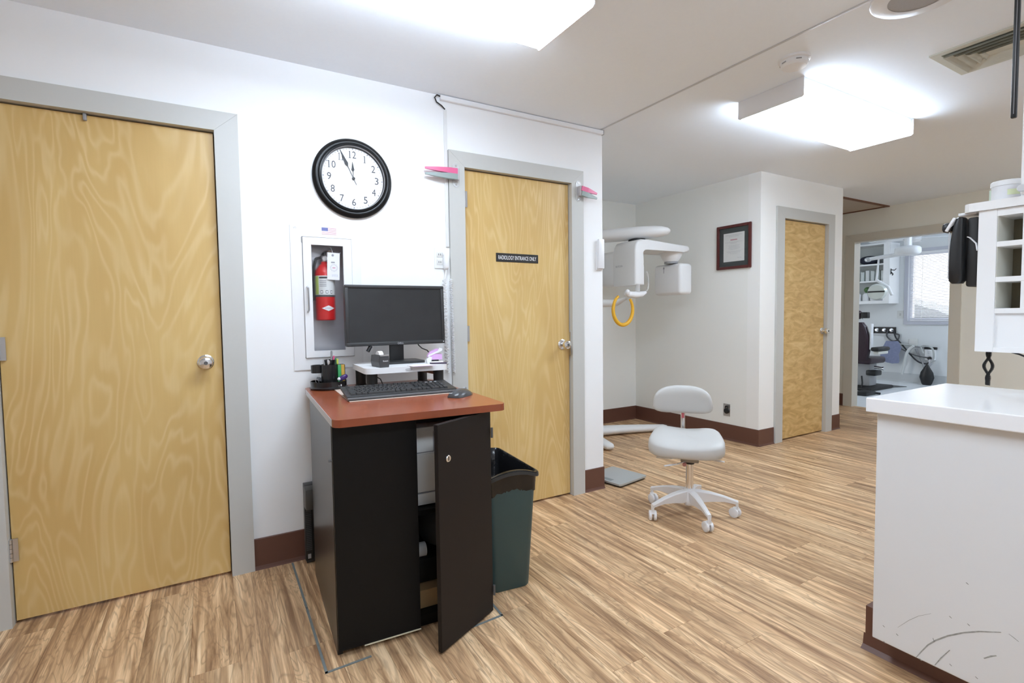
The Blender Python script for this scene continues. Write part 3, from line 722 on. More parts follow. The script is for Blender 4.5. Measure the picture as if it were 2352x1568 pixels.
# riser
RZ = .965
rs = thing('monitor_riser', 'white monitor riser on black cylindrical legs', 'monitor riser', dw(.41, .65, ZT), DA)
TH = RZ-ZT
B().prism(rrect(-.195, .195, -.175, .165, .035), XY, TH-.026, TH).build('platform', WHITE, rs)
for sx in (-.158, .158):
    for sy in (-.127, .128):
        B().lathe([(.027, 0), (.027, .006), (.024, .008), (.025, TH-.026)], (sx, sy, 0), seg=24).build('leg', BLACKM, rs)
B().prism([(.017*math.cos(R(15*i)), TH-.013+.006*math.sin(R(15*i))) for i in range(24)], XZ, -.1748, -.1765).build('badge', LTGREY, rs, smooth=False)
mo = thing('monitor', 'black flat computer monitor with a switched-off screen on the riser', 'monitor', (.575, -.195, RZ), R(-1.0))
MW, MB0, MB1 = .250, .088, .384
MT = Matrix.Translation((0, 0, MB0)) @ Matrix.Rotation(R(-2), 4, 'X')
def part(b, *a, **k):
    bmesh.ops.transform(b.bm, matrix=MT, verts=b.bm.verts); return b.build(*a, **k)
H = MB1-MB0
b = B()
outer = rrect(-MW, MW, 0, H, .009); 
part(B().prism(outer, XZ, .004, .030), 'back_shell', BEZEL, mo)
b = B()
for (a, c) in (((-MW+.002, 0, .001), (MW-.002, .012, .024)), ):
    pass
for a, c in (((-MW, -.010, .0005), (MW, .006, .019)), ((-MW, -.010, H-.016), (MW, .006, H)), ((-MW, -.010, .017), (-MW+.017, .006, H-.014)), ((MW-.017, -.010, .017), (MW, .006, H-.014))): b.box(a, c, .004, 2)
part(b, 'bezel', BEZEL, mo)
part(B().box((-MW+.015, -.004, .017), (MW-.015, .002, H-.014)), 'screen', SCREEN, mo, smooth=False)
lg = text('maker_logo', 'DELL', .030, .009, (.012, -.0118, MB0+.0095), (R(88), 0, 0), mat('logo_silver', (.45, .45, .46), .4), mo)
part(B().lathe([(.003, 0), (.003, .0015)], (MW-.010, -.010, .010), FY, 12), 'power_button', LTGREY, mo)
B().box((-.036, .018, .010), (.036, .034, .20), .004).build('stand_neck', mat('neck_black', (.018, .018, .019), .4), mo)
B().prism(rrect(-.115, .115, -.085, .085, .02), XY, .0003, .011).build('stand_base', mat('base_black', (.025, .025, .026), .35), mo)
cb = B().tube([(.455, -.18, RZ+.115), (.452, -.185, RZ+.10), (.440, -.19, RZ+.085)], .0028, 8).tube([(.442, -.189, RZ+.088), (.425, -.192, RZ+.062)], .009, 10).build('monitor_cable', BLACK); tag(cb, 'black monitor cable with connector hanging under the left half of the monitor', 'cable')
cb = B().tube([(.695, -.135, RZ+.10), (.705, -.135, RZ+.08), (.725, -.13, RZ+.062), (.755, -.125, RZ+.05), (.80, -.10, RZ+.008)], .003, 8).build('monitor_cable', BLACK); tag(cb, 'thin black cable sagging behind the lilac stapler', 'cable')
cb = B().tube([dw(.235, .55, ZT+.088), dw(.245, .52, ZT+.085), dw(.285, .50, ZT+.06), dw(.30, .49, ZT+.02), dw(.315, .48, ZT+.006)], .0025, 8).build('keyboard_cable', BLACK); tag(cb, 'thin black keyboard cable dropping beside the riser leg', 'cable')

# tape dispenser
td = thing('tape_dispenser', 'dark grey tape dispenser with a roll of tape on the riser', 'tape dispenser', dw(.295, .54, RZ), DA+R(8))
TDm = mat('dispenser_grey', (.055, .055, .058), .45, noise=.05)
hexa = [(-.030, 0), (.020, 0), (.027, .026), (.023, .052), (-.026, .052), (-.034, .026)]
front = [(-.021, 0), (.021, 0), (.026, .025), (.022, .054), (-.022, .054), (-.026, .025)]
rings = []
for y, sc, dz in ((-.055, .92, 0), (-.05, 1, 0), (.050, 1, 0), (.058, .9, 0)):
    rings.append([(u*sc, y, v*(1 if sc == 1 else .97)) for u, v in front])
B().loft(rings).build('body', TDm, td, smooth=False)
B().box((-.017, -.035, .052), (.017, .03, .0555)).build('well', BLACK, td, smooth=False)
B().lathe([(.012, -.010), (.026, -.010), (.026, .010), (.012, .010)], (0, .005, .046), (1, 0, 0), 28).build('tape_roll', PAPER, td)
B().box((-.020, -.056, .052), (.020, -.048, .0585)).build('cutter', STEEL, td, smooth=False)
text('maker_mark', 'Scotch', .024, .007, (.004, -.0553, .030), WALLROT, PAPER, td)

# stapler
sp = thing('stapler', 'lilac and white stapler with its jaws open on the riser', 'stapler', dw(.565, .57, RZ), DA+R(-12))
B().box((-.038, -.02, 0), (.042, .02, .010), .004).build('base', WHITE, sp)
B().prism([(-.036, .008), (-.02, .008), (-.012, .030), (-.026, .034), (-.040, .02)], XZ, -.02, .02).build('back_shell', WHITE, sp)
B().prism([(-.022, .018), (.036, .018), (.036, .044), (-.004, .046), (-.024, .034)], XZ, -.017, .017).build('magazine_cover', LILAC, sp)
B().prism([(-.036, .034), (-.028, .032), (.034, .060), (.036, .068), (.010, .070), (-.022, .056)], XZ, -.018, .018).build('top_arm', LILAC, sp)
B().prism([(-.032, .033), (.036, .060), (.038, .070), (.024, .074), (.016, .062), (-.03, .042)], XZ, -.0185, .0185).build('arm_shell', WHITE, sp)
B().box((-.012, -.012, .010), (.020, .012, .018)).build('anvil', BLACK, sp, smooth=False)
nt_ = B().prism([(-.035, -.035), (.075, -.030), (.060, .035), (-.045, .03)], XY, .0004, .0034).build('sticky_notes', mat('note_white', (.84, .80, .85), .7), smooth=False); nt_.location = dw(.455, .475, RZ); nt_.rotation_euler = (0, 0, DA)
B().box((-.034, -.0352, .0006), (.074, -.0305, .0020)).build('note_edge', mat('note_lilac', (.70, .50, .72), .7), nt_, smooth=False)
tag(nt_, 'small pad of white and lilac sticky notes at the front of the riser', 'sticky notes')
pn = B().cyl((0, 0, .0045), (.075, -.03, .0045), .0042, seg=8).build('pen', mat('pen_dark', (.05, .03, .06), .4)); pn.location = dw(.525, .520, RZ); tag(pn, 'dark pen lying on the riser in front of the stapler', 'pen')
pb = B().box((-.05, -.035, 0), (.05, .035, .004)).build('folded_paper', mat('brown_paper', (.22, .17, .13), .7, noise=.2), smooth=False); pb.location = dw(.56, .66, RZ-.050); pb.rotation_euler = (R(-12), R(14), DA)
tag(pb, 'small brown striped paper wedged under the riser', 'paper')

# organizer
og = thing('desk_organizer', 'round black desk organizer with pen cup and trays on the desk corner', 'desk organizer', dw(.098, .765, ZT), DA)
SM = mat('smoked_plastic', (.012, .012, .013), .22, noise=.05)
B().lathe([(.080, 0), (.086, .003), (.087, .010), (.082, .014)], seg=40).build('base_plate', SM, og)
b = B(); b.lathe([(.082, .012), (.084, .038), (.081, .038), (.079, .014)], seg=40, cap=False); b.build('tray_rim', SM, og)
b = B().lathe([(.039, .012), (.040, .115), (.037, .115), (.036, .016)], (.005, .01, 0), seg=28, cap=False); b.build('pen_cup', SM, og)
b = B().lathe([(.030, .012), (.031, .135), (.028, .135), (.027, .016)], (.015, .045, 0), seg=24, cap=False); b.build('rear_cup', SM, og)
b = B().lathe([(.030, .075), (.031, .112), (.028, .112), (.027, .078)], (-.045, .035, 0), seg=24, cap=False); b.lathe([(.0285, .076), (.0285, .079)], (-.045, .035, 0), seg=24); b.build('clip_cup', SM, og)
B().box((.042, .0, .012), (.078, .05, .112), .003).build('note_holder', SM, og)
def pen(name, p, d, L, r, mt, lab):
    p = Vector(p); d = Vector(d).normalized(); wp = Vector(dw(.098+p.x, .765+p.y, ZT+p.z))
    o = B().lathe([(r*.3, 0), (r, .012), (r, L-.01), (r*.7, L)], (0, 0, 0), d, 10).build(name, mt); o.location = wp; return tag(o, lab, 'pen', 'pens in the desk organizer')
for i, (px, py, dx, dy, L, mt, lab) in enumerate((
    (-.004, .0, .05, -.12, .118, CHROME, 'silver pen leaning in the pen cup'), (.012, .005, -.12, -.1, .122, mat('pen_white', (.7, .7, .72), .3), 'white pen leaning in the pen cup'),
    (.02, .012, .1, -.05, .120, BLACK, 'black pen leaning in the pen cup'), (.0, .022, -.15, .05, .124, STEEL, 'grey metal pen leaning in the pen cup'),
    (.026, .012, .08, .0, .128, mat('pen_green', (.05, .28, .12), .35), 'green marker standing in the pen cup'))):
    pen('pen', (px, py, .018), (dx, dy, 1), L, .0045, mt, lab)
pen('scissors', (.02, .048, .018), (.02, .0, 1), .16, .005, MIDGREY, 'grey tall tool standing up out of the rear cup')['category'] = 'tool'
pen('marker', (.03, .050, .018), (.03, .0, 1), .135, .006, PINK, 'pink capped marker in the rear cup')
for k, (mt, lab) in enumerate(((mat('hl_green', (.05, .36, .12), .4), 'green highlighter standing at the organizer side'), (mat('hl_orange', (.62, .38, .06), .4), 'amber highlighter standing at the organizer side'), (mat('hl_yellow', (.75, .82, .10), .4), 'yellow-green highlighter behind the pen cup'))):
    px, py, z = ((.050, -.006), (.066, -.004), (.048, .058))[k] + (0,)
    o = B().box((-.008, -.004, 0), (.008, .004, .098 if k < 2 else .122), .002).build('highlighter', mt); o.location = dw(.098+px, .765+py, ZT+.0145); o.rotation_euler = (0, 0, DA); tag(o, lab, 'highlighter')
o = B().box((-.012, -.008, 0), (.012, .008, .018), .002).build('binder_clip', BLACK); B().tube([(-.006, 0, .017), (-.012, 0, .034), (.0, 0, .036), (.006, 0, .017)], .0012, 6).build('wire', STEEL, o); o.location = dw(.045, .735, ZT+.0145); tag(o, 'black binder clip in the organizer tray', 'clip')
o = B().box((-.012, -.008, 0), (.012, .008, .018), .002).build('binder_clip', GREYP); B().tube([(-.006, 0, .017), (-.012, 0, .034), (.0, 0, .036), (.006, 0, .017)], .0012, 6).build('wire', STEEL, o); o.location = dw(.053, .765, ZT+.0385); o.rotation_euler = (0, .4, .5); tag(o, 'grey binder clip propped on the organizer rim', 'clip')
o = B().ell((0, 0, 0), (.024, .013, .012), p=2.5).build('staple_remover', PURPLE); B().ell((-.018, -.002, .004), (.009, .011, .008)).build('white_tip', PAPER, o); o.location = dw(.158, .725, ZT+.052); o.rotation_euler = (0, R(-28), DA); tag(o, 'purple and white stapler puller resting in the organizer tray', 'staple remover')
o = B().box((-.010, -.010, 0), (.010, .010, .014), .002).box((.014, -.006, 0), (.022, .004, .010), .002).build('paper_clips', LTGREY); o.location = dw(.125, .70, ZT+.0145); tag(o, 'little heap of pale clips at the front of the organizer tray', 'clips')

# ------------------------------------------------------------------ trash bin
tb = thing('trash_bin', 'slim dark green plastic trash bin beside the cart', 'trash bin', (.880, -.61, 0), R(-6))
def rr_ring(hx, hy, r, z, n=5): return [(x, y, z) for x, y in rrect(-hx, hx, -hy, hy, r, n)]
B().loft([rr_ring(.088, .19, .03, 0), rr_ring(.092, .194, .03, .006), rr_ring(.116, .222, .03, .50), rr_ring(.112, .218, .03, .50), rr_ring(.088, .19, .03, .02)]).build('body', GREENBIN, tb)
# wavy bag liner folded over the rim
def perim(hx, hy, r, n=112):
    base = [Vector((x, y, 0)) for x, y in rrect(-hx, hx, -hy, hy, r, 7)]; base.append(base[0].copy())
    L = [0]
    for p, q in zip(base, base[1:]): L.append(L[-1]+(q-p).length)
    out = []; k = 0
    for i in range(n):
        d = L[-1]*i/n
        while L[k+1] < d: k += 1
        out.append(base[k].lerp(base[k+1], (d-L[k])/max(1e-9, L[k+1]-L[k])))
    return out
def lip(sc, dz, amp=0, seed=0):
    out = []
    rg_ = random.Random(seed)
    for i, p in enumerate(perim(.118, .224, .03)):
        wv = amp*(math.sin(i*.9+seed)+.7*math.sin(i*2.3+2*seed)+.8*(rg_.random()-.5))
        k = sc+wv*1.6
        zz = .506+dz+.020*max(0, 1-(p.x/.10)**2)*(1 if p.y < 0 else .2)*(abs(p.y) > .19)+wv*.8
        out.append((p.x*k, p.y*k, zz))
    return out
B().loft([lip(.985, -.078, .007, 1), lip(1.0, -.055, .005, 2), lip(1.005, -.030, .004, 3), lip(1.02, -.004), lip(1.055, .002), lip(1.05, .010), lip(1.0, .012), lip(.95, -.004, .002, 4), lip(.90, -.05, .005, 5), lip(.87, -.11, .008, 6), lip(.78, -.16, .012, 7), lip(.5, -.19, .02, 8), lip(.05, -.18, .004)], cap=False).build('bag_liner', BAG, tb, ang=60)
B().loft([lip(1.025, -.010), lip(1.075, -.008), lip(1.07, .006), lip(1.02, .006)], cap=False).build('rim', mat('bin_rim', (.03, .03, .03), .35, noise=.05), tb)

# ------------------------------------------------------------------ bathroom scale
sc_ = thing('bathroom_scale', 'flat silver bathroom scale on the floor by the wall corner', 'scale', (2.275, .10, 0), R(10))
B().prism(rrect(-.155, .155, -.155, .155, .02), XY, .014, .026).build('platform', SILVER, sc_)
B().prism(rrect(-.148, .148, -.148, .148, .02), XY, .006, .014).build('underbody', BLACKM, sc_)
B().box((-.135, -.055, .0262), (-.095, .055, .0266)).build('display', mat('scale_display', (.25, .27, .27), .4), sc_, smooth=False)
for sx in (-.12, .12):
    for sy in (-.12, .12): B().cyl((sx, sy, 0), (sx, sy, .006), .014, seg=12).build('foot', BLACKM, sc_)

# ------------------------------------------------------------------ stool
SA = R(-50)
so = thing('saddle_stool', 'pale grey saddle stool with low backrest on a white five-arm caster base', 'stool', (2.185, -.635, 0), SA)
for k in range(5):
    a = R(27+72*k)-SA; ca, sa = math.cos(a), math.sin(a)
    f = lambda r_, s_, z: (r_*ca-s_*sa, r_*sa+s_*ca, z)
    rings = []
    for r_, w_, zt, zb in ((.02, .020, .150, .085), (.06, .021, .150, .080), (.12, .018, .142, .088), (.19, .015, .125, .092), (.255, .013, .103, .082), (.268, .011, .100, .066)):
        rings.append([f(r_, -w_, zt-.006), f(r_, -w_*.7, zt), f(r_, w_*.7, zt), f(r_, w_, zt-.006), f(r_, w_*.75, zb), f(r_, -w_*.75, zb)])
    B().loft(rings).build('base_arm', WHITE2, so, smooth=True, ang=30)
    q = a + R((35, -20, 60, 10, -40)[k]); dx, dy = math.cos(q), math.sin(q); px, py = f(.262, 0, 0)[:2]
    cs = B().cyl((px, py, .05), (px, py, .085), .008, seg=10).tube([(px+dx*.006, py+dy*.006, .056), (px-dx*.02, py-dy*.02, .05)], [.014, .010], 10).build('caster', WHITE2, so)
    for s_ in (-1, 1):
        c0 = Vector((px-dx*.012-dy*s_*.006, py-dy*.012+dx*s_*.006, .0295)); c1 = c0+Vector((-dy*s_, dx*s_, 0))*.016
        B().tube([c0, c0.lerp(c1, .25), c0.lerp(c1, .85), c1], [.027, .0295, .0285, .022], 20).build('wheel', WHITE2, cs)
B().lathe([(.030, .060), (.038, .075), (.036, .150), (.030, .158)], seg=20).build('hub', WHITE2, so)
B().cyl((0, 0, .15), (0, 0, .315), .0215, seg=20).build('gas_lift', CHROME, so)
B().lathe([(.026, .305), (.027, .322), (.020, .325)], seg=20).build('collar', BLACKM, so)
B().box((-.05, -.06, .325), (.05, .07, .362), .004).build('tilt_mechanism', mat('mech_metal', (.30, .28, .25), .4, .6), so, smooth=False)
# seat: saddle-dipped cushion
def cushion(name, c, hx, hy, hz, p, fn, mt, M=None, seg=40, rings=16):
    b = B().ell((0, 0, 0), (hx, hy, hz), seg, rings, p)
    for v in b.bm.verts: v.co = fn(v.co)
    mm = Matrix.Translation(c) @ (M or Matrix())
    bmesh.ops.transform(b.bm, matrix=mm, verts=b.bm.verts)
    return b.build(name, mt, so, ang=80)
def seatf(v):
    top = max(0, v.z/.055)
    z = v.z - .016*top*math.exp(-(v.x/.11)**2) + .018*top*(abs(v.x)/.21)**2 - .018*max(0, (-v.y)/.19)**2
    return Vector((v.x*(1+.10*(-v.y)/.19 if v.y < 0 else 1-.12*v.y/.19), v.y, z))
cushion('seat', (-.02, -.005, .437), .203, .180, .050, 4.2, seatf, VINYL, Matrix.Rotation(R(5), 4, 'X'))
def backf(v): return Vector((v.x*(1-.10*v.z/.086), v.y - .055*(v.x/.17)**2, v.z + .006*(1-(v.x/.17)**2)))
cushion('backrest', (-.045, .205, .648), .174, .042, .086, 3.2, backf, VINYL)
B().tube([(-.035, .08, .352), (-.04, .17, .354), (-.042, .212, .38), (-.042, .218, .46), (-.044, .222, .64)], .013, 10, flat=.55).build('back_post', CHROME, so)
B().box((-.051, .2005, .535), (-.035, .2045, .585)).build('red_label', mat('red_label', (.55, .12, .14), .5), so, smooth=False)
# levers, long grips out to both sides
for nm, p0, p1, p2 in (('lever', (-.03, -.03, .345), (-.10, -.07, .345), (-.185, -.085, .352)), ('lever', (-.02, -.05, .330), (-.07, -.11, .325), (-.135, -.165, .325)), ('lever', (.04, -.02, .35), (.12, -.06, .352), (.185, -.085, .352))):
    lv = B().tube([p0, p1], .004, 8).build(nm, CHROME, so)
    B().tube([p1, Vector(p1).lerp(Vector(p2), .5), p2], [.006, .009, .007], 10, flat=.6).build('grip', WHITE2, lv)
B().lathe([(.011, 0), (.012, .012), (.008, .016)], (-.028, -.062, .318), (0, -1, -.2), 12).build('tension_knob', mat('knob_red', (.5, .25, .25), .3, .4), so)

# ------------------------------------------------------------------ panoramic x-ray unit in the alcove
xr = thing('dental_xray_unit', 'white panoramic dental x-ray unit standing in the alcove behind the wall corner', 'x-ray machine', (2.78, 1.22, 0))
def X(x, y, z): return Vector((x-2.78, y-1.22, z))
XW = mat('xray_white', (.78, .78, .78), .32, noise=.01); XG = mat('xray_grey', (.60, .60, .60), .4, noise=.015)
B().prism(rrect(-.11, .09, -.10, .16, .03), XY, .09, 2.15).build('column', XG, xr)
B().lathe([(.15, 0), (.15, .05), (.135, .085), (.10, .095)], seg=32).build('base_hub', XW, xr)
def leg(tip, bow):
    tip = Vector(tip); p0 = Vector((0, 0, .05)); pts = []; rs_ = []
    side = (tip-p0).cross(Vector((0, 0, 1))).normalized()
    for i in range(9):
        s_ = i/8; p = p0.lerp(tip, s_)+side*bow*math.sin(math.pi*s_); p.z = .060-.022*s_; pts.append(p); rs_.append(.088-.036*s_)
    ex_ = (pts[-1]-pts[-2]).normalized()
    pts += [pts[-1]+ex_*.03, pts[-1]+ex_*.042]; rs_ += [.038, .012]
    B().tube(pts, rs_, 16, flat=.60).build('base_leg', XW, xr)
leg(X(3.70, .98, 0), -.03); leg(X(2.745, .72, 0), -.02); leg(X(2.30, 1.0, 0), .02)
# upper support arm: thick rounded beam from the column to the pivot
rings = []
A0, A1 = X(2.70, 1.28, 1.90), X(3.21, .635, 1.915); dv = (A1-A0).normalized(); sd = Vector((-dv.y, dv.x, 0))
for s_, hw, hh in ((0, .11, .055), (.45, .115, .055), (.75, .122, .056), (.9, .120, .054), (1.0, .105, .050), (1.08, .080, .042), (1.14, .045, .028), (1.165, .012, .01)):
    c = A0+(A1-A0)*s_
    rings.append([c+sd*hw*math.copysign(abs(math.cos(q))**.75, math.cos(q))+Vector((0, 0, hh*math.copysign(abs(math.sin(q))**.8, math.sin(q)))) for q in [2*math.pi*i/20 for i in range(20)]])
B().loft(rings).build('support_arm', XW, xr, ang=60)
B().cyl(X(3.12, .76, 1.83), X(3.12, .76, 1.875), .075, seg=28).build('pivot', BLACK, xr)
# rotating c-arm: broad tube side, bridge, sensor head
yF = .60
def beam(name, poly, y0, y1, mt, bev=.03, nseg=3):
    b = B(); b.prism([(u, v) for u, v in poly], lambda u, v, t: X(u, t, v), y0, y1)
    ed = [e for e in b.bm.edges if abs(e.verts[0].co.y-e.verts[1].co.y) < 1e-5]
    bmesh.ops.bevel(b.bm, geom=ed, offset=bev, segments=nseg, profile=.5, affect='EDGES', clamp_overlap=True)
    return b.build(name, mt, xr, ang=50)
inner = [(3.06, 1.44)]+[(3.06, 1.60), (3.045, 1.64), (3.025, 1.68), (3.02, 1.715), (3.03, 1.745), (3.055, 1.763), (3.09, 1.768)]
beam('rotating_arm', [(2.945, 1.44)]+inner+[(3.55, 1.752), (3.622, 1.758), (3.632, 1.775), (3.628, 1.80), (3.61, 1.812), (3.10, 1.836), (3.03, 1.838), (2.985, 1.825), (2.957, 1.79), (2.945, 1.74)], yF, .885, XW, .018)
b = B().box(X(2.95, .86, 1.445), X(3.05, 1.20, 1.76), .03, 3); b.build('tube_housing', XW, xr)
text('maker_name', 'RAYSCAN', .085, .018, X(2.944, .80, 1.615), SIDEROT, INKGREY, xr)
c = X(3.53, .735, 0)
B().lathe([(.060, 1.672), (.075, 1.690), (.10, 1.735), (.108, 1.760)], c, seg=32).build('head_cone', XW, xr)
B().lathe([(.062, 1.655), (.062, 1.674)], c, seg=28).build('head_swivel', MIDGREY, xr)
B().box(X(3.505, yF, 1.365), X(3.67, .93, 1.652), .032, 4).build('sensor_head', XW, xr)
ar = B().prism([(-.003, -.03), (.003, -.03), (.003, .01), (.011, .01), (0, .032), (-.011, .01), (-.003, .01)], lambda u, v, t: X(3.5045-t, .80-u, 1.60+v), 0, .0006).build('direction_arrow', INKGREY, xr, smooth=False)
# chin rest with handle ring
B().box(X(2.70, .98, 1.30), X(2.80, 1.12, 1.56), .02).build('carriage', XG, xr)
B().tube([X(2.70, 1.12, 1.29), X(2.86, .90, 1.29), X(2.93, .82, 1.292), X(2.94, .70, 1.33)], [.038, .036, .03, .012], 14).build('rest_arm', XW, xr)
B().tube([X(2.85, .62, 1.37), X(2.89, .62, 1.36), X(2.96, .62, 1.355), X(3.04, .62, 1.362), X(3.09, .62, 1.378)], [.018, .026, .030, .026, .012], 14).build('chin_rest', WHITE2, xr)
B().ell(X(2.855, .60, 1.375), (.024, .024, .026)).build('rest_knob', WHITE2, xr)
B().tube([X(2.99, .62, 1.38), X(2.992, .62, 1.445)], .022, 12).build('rest_post', CLEAR, xr)
B().tube([X(3.08, .62, 1.38), X(3.11, .62, 1.40), X(3.125, .62, 1.46), X(3.115, .62, 1.53), X(3.095, .62, 1.565)], .008, 8, flat=.6).build('temple_support', CLEAR, xr)
rg = []
for i in range(29):
    a = R(118+ (360-74)*i/28); rg.append(X(2.832+.100*math.cos(a), .63-.012*math.cos(a), 1.228+.130*math.sin(a)))
B().tube(rg, [.011+.006*math.sin(math.pi*i/28) for i in range(29)], 12).build('hand_grip_ring', YELLOW, xr)

# ------------------------------------------------------------------ alcove wall things
t = thing('framed_certificate', 'framed certificate in a mahogany frame on the alcove wall', 'framed certificate', (X2, .352, 1.79))
hy, hz = .178, .201
b = B()
for a, c in (((-.022, -hy, -hz), (-.0005, -hy+.026, hz)), ((-.022, hy-.026, -hz), (-.0005, hy, hz)), ((-.022, -hy+.026, -hz), (-.0005, hy-.026, -hz+.026)), ((-.022, -hy+.026, hz-.026), (-.0005, hy-.026, hz))): b.box(a, c, .006, 2)
b.build('frame', MAHOG, t)
B().box((-.008, -hy+.024, -hz+.024), (-.001, hy-.024, hz-.024)).build('mat_board', MATBOARD, t, smooth=False)
dp = B().box((-.0088, -.108, -.132), (-.0080, .108, .128)).build('certificate', mat('cert_paper', (.72, .72, .70), .6, noise=.02), t, smooth=False)
B().box((-.0100, -hy+.024, -hz+.024), (-.0094, hy-.024, hz-.024)).build('pane', GLASS, t, smooth=False)
for k, (z, w_) in enumerate(((.108, .17), (.096, .10), (.044, .18), (.034, .06), (.012, .11), (.001, .10), (-.010, .12), (-.021, .10), (-.040, .15), (-.050, .13), (-.061, .07), (-.10, .04))):
    text('text_line', ('COLLEGE OF DENTISTRY', 'BOARD OF TRUSTEES')[k] if k < 2 else 'having satisfied all requirements'[:int(w_*180)], w_, .006, (-.0090, 0 if k < 11 else -.06, z), SIDEROT, INKGREY, dp)
B().box((-.0093, -.035, .060), (-.0089, .035, .070)).build('crest', mat('crest_pink', (.55, .28, .32), .6), dp, smooth=False)

t = thing('floor_outlet', 'metal outlet plate with a black socket low on the alcove wall', 'power outlet', (X2, .417, .28))
B().box((-.004, -.037, -.058), (-.0005, .037, .058), .0015, 1).build('cover_plate', STEEL, t, smooth=False)
B().lathe([(.027, 0), (.027, .010), (.020, .014)], (-.004, -.003, -.008), (-1, 0, 0), 20).build('socket', BLACK, t)
B().tube([(-.012, .010, .022), (-.018, -.004, .040), (-.018, -.020, .036), (-.014, -.020, .020)], .006, 8).build('locking_cap', BLACKM, t)

# ------------------------------------------------------------------ counter on the right
CZ = .905
ct = thing('reception_counter', 'white laminate counter with brown toe base at the right edge', 'counter', (1.635, -1.826, 0))
def cl(x, y, z): return (x-1.635, y+1.826, z)
B().box(cl(1.635, -1.826, CZ-.047), cl(2.243, -3.7, CZ), .003).build('countertop', CTOP, ct, smooth=False)
B().box(cl(1.662, -1.848, .088), cl(2.215, -3.68, CZ-.047), .004).build('end_panel', PANELW, ct, smooth=False)
B().prism([(0, 0), (.485, 0), (.485, .15), (0, .15)], lambda u, v, q: cl(1.735+u, q, v), -3.66, -1.795).prism([(0, 0), (-.022, 0), (-.006, .012), (0, .05)], lambda u, v, q: cl(1.735+u, q, v), -3.66, -1.79).build('toe_base', BASE, ct, smooth=False)
SCUFF = mat('scuff', (.34, .34, .32), .7, noise=.5, nscale=120)
def scuff(pts, w_):
    b = B(); ps = [Vector(cl(1.6616, y, z)) for y, z in pts]
    rings = []
    for i, p in enumerate(ps):
        d = (ps[min(i+1, len(ps)-1)]-ps[max(i-1, 0)]).normalized(); n = Vector((0, -d.z, d.y)); k = w_*(.35+.65*math.sin(math.pi*(i+.5)/len(ps)))
        rings.append([p-n*k, p+n*k])
    b.loft(rings, cap=False, close=False).build('scuff_mark', SCUFF, ct, smooth=False)
scuff([(-1.975, 0.090), (-1.988, 0.116), (-2.005, 0.148), (-2.025, 0.174), (-2.054, 0.204), (-2.091, 0.234), (-2.127, 0.257), (-2.152, 0.269), (-2.174, 0.28)], .0021)
scuff([(-2.024, 0.094), (-2.039, 0.126), (-2.06, 0.163)], .0014); scuff([(-2.139, 0.183), (-2.154, 0.198), (-2.166, 0.207)], .0022); scuff([(-2.017, 0.177), (-2.021, 0.168)], .0012)
scuff([(-1.923, 0.161), (-1.952, 0.199), (-1.978, 0.227), (-2.011, 0.252)], .0006); scuff([(-2.19, 0.284), (-2.202, 0.278), (-2.211, 0.273)], .001)
for y, z in ((-1.88, .146), (-1.919, .138), (-2.056, .267), (-2.093, .388), (-1.883, .093), (-1.984, .092), (-2.121, .118), (-2.06, .12), (-2.099, .266)): scuff([(y, z), (y-.003, z-.002), (y-.006, z-.004)], .0015)

sh = thing('cubby_shelf', 'white hanging cubby shelf above the counter at the right edge', 'shelf unit', (2.0, -1.988, 1.050))
def sl(x, y, z): return (x-2.0, y+1.988, z-1.05)
SD, YE = .15, -2.75
B().box(sl(2.0, -1.988, 1.050), sl(2.0+SD, -2.036, 1.520), .002).build('side_stile', CABW, sh, smooth=False)
B().prism([(p[0], p[1]) for p in rrect(-.010, SD+.10, -.80, .042, .03)], lambda u, v, q: (u, v, q), 1.520-1.05, 1.548-1.05).build('top_board', CABW, sh, smooth=False)
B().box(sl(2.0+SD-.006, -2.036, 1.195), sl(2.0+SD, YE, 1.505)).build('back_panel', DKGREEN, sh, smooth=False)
B().box(sl(2.012, -2.036, 1.060), sl(2.02, YE, 1.180)).build('lower_panel', CABW, sh, smooth=False)
B().box(sl(2.001, -2.036, 1.496), sl(2.0+SD, YE, 1.519)).build('top_rail', CABW, sh, smooth=False)
B().box(sl(2.001, -2.036, 1.050), sl(2.0+SD, YE, 1.066)).build('bottom_board', CABW, sh, smooth=False)
for z in (1.396, 1.281, 1.178): B().box(sl(2.001, -2.036, z), sl(2.0+SD, YE, z+.017), .001, 1).build('shelf', CABW, sh, smooth=False)
for y in (-2.098, -2.24, -2.38, -2.52, -2.66): B().box(sl(2.002, y, 1.195), sl(2.0+SD-.006, y-.014, 1.497)).build('divider', CABW, sh, smooth=False)
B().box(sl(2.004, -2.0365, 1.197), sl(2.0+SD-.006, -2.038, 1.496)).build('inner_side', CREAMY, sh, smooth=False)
uc = thing('upper_cabinet', 'white upper wall cabinet reaching the ceiling at the right edge', 'cabinet', (2.0, -2.090, 1.549))
B().box((.004, 0, .0), (.30, -.66, HC-1.549-.001), .002).build('body', CABW, uc, smooth=False)
B().box((-.014, -.003, .004), (.004, -.33, .80), .003).build('door', CABW, uc, smooth=False)
B().lathe([(.008, 0), (.012, .02), (.010, .026)], (-.014, -.012, .020), (-1, 0, 0), 14).build('door_pull', STEEL, uc)
rl = thing('black_rail', 'slim black metal rail hanging beside the upper cabinet', 'rail', (2.0, -2.068, 1.80))
B().box((-.005, -.006, 0), (.009, .008, HC-1.80-.001), .003).build('bar', BLACK, rl)
B().box((-.0062, -.001, .012), (-.0048, .0006, HC-1.81)).build('chrome_strip', MIDGREY, rl, smooth=False)
cn = thing('plastic_canister', 'white plastic canister with lid standing on top of the cubby shelf', 'canister', (2.10, -2.030, 1.5485))
B().lathe([(.038, 0), (.040, .003), (.040, .056), (.038, .058)], seg=32).build('tub', mat('canister_white', (.76, .76, .78), .35, noise=.05, nscale=50), cn)
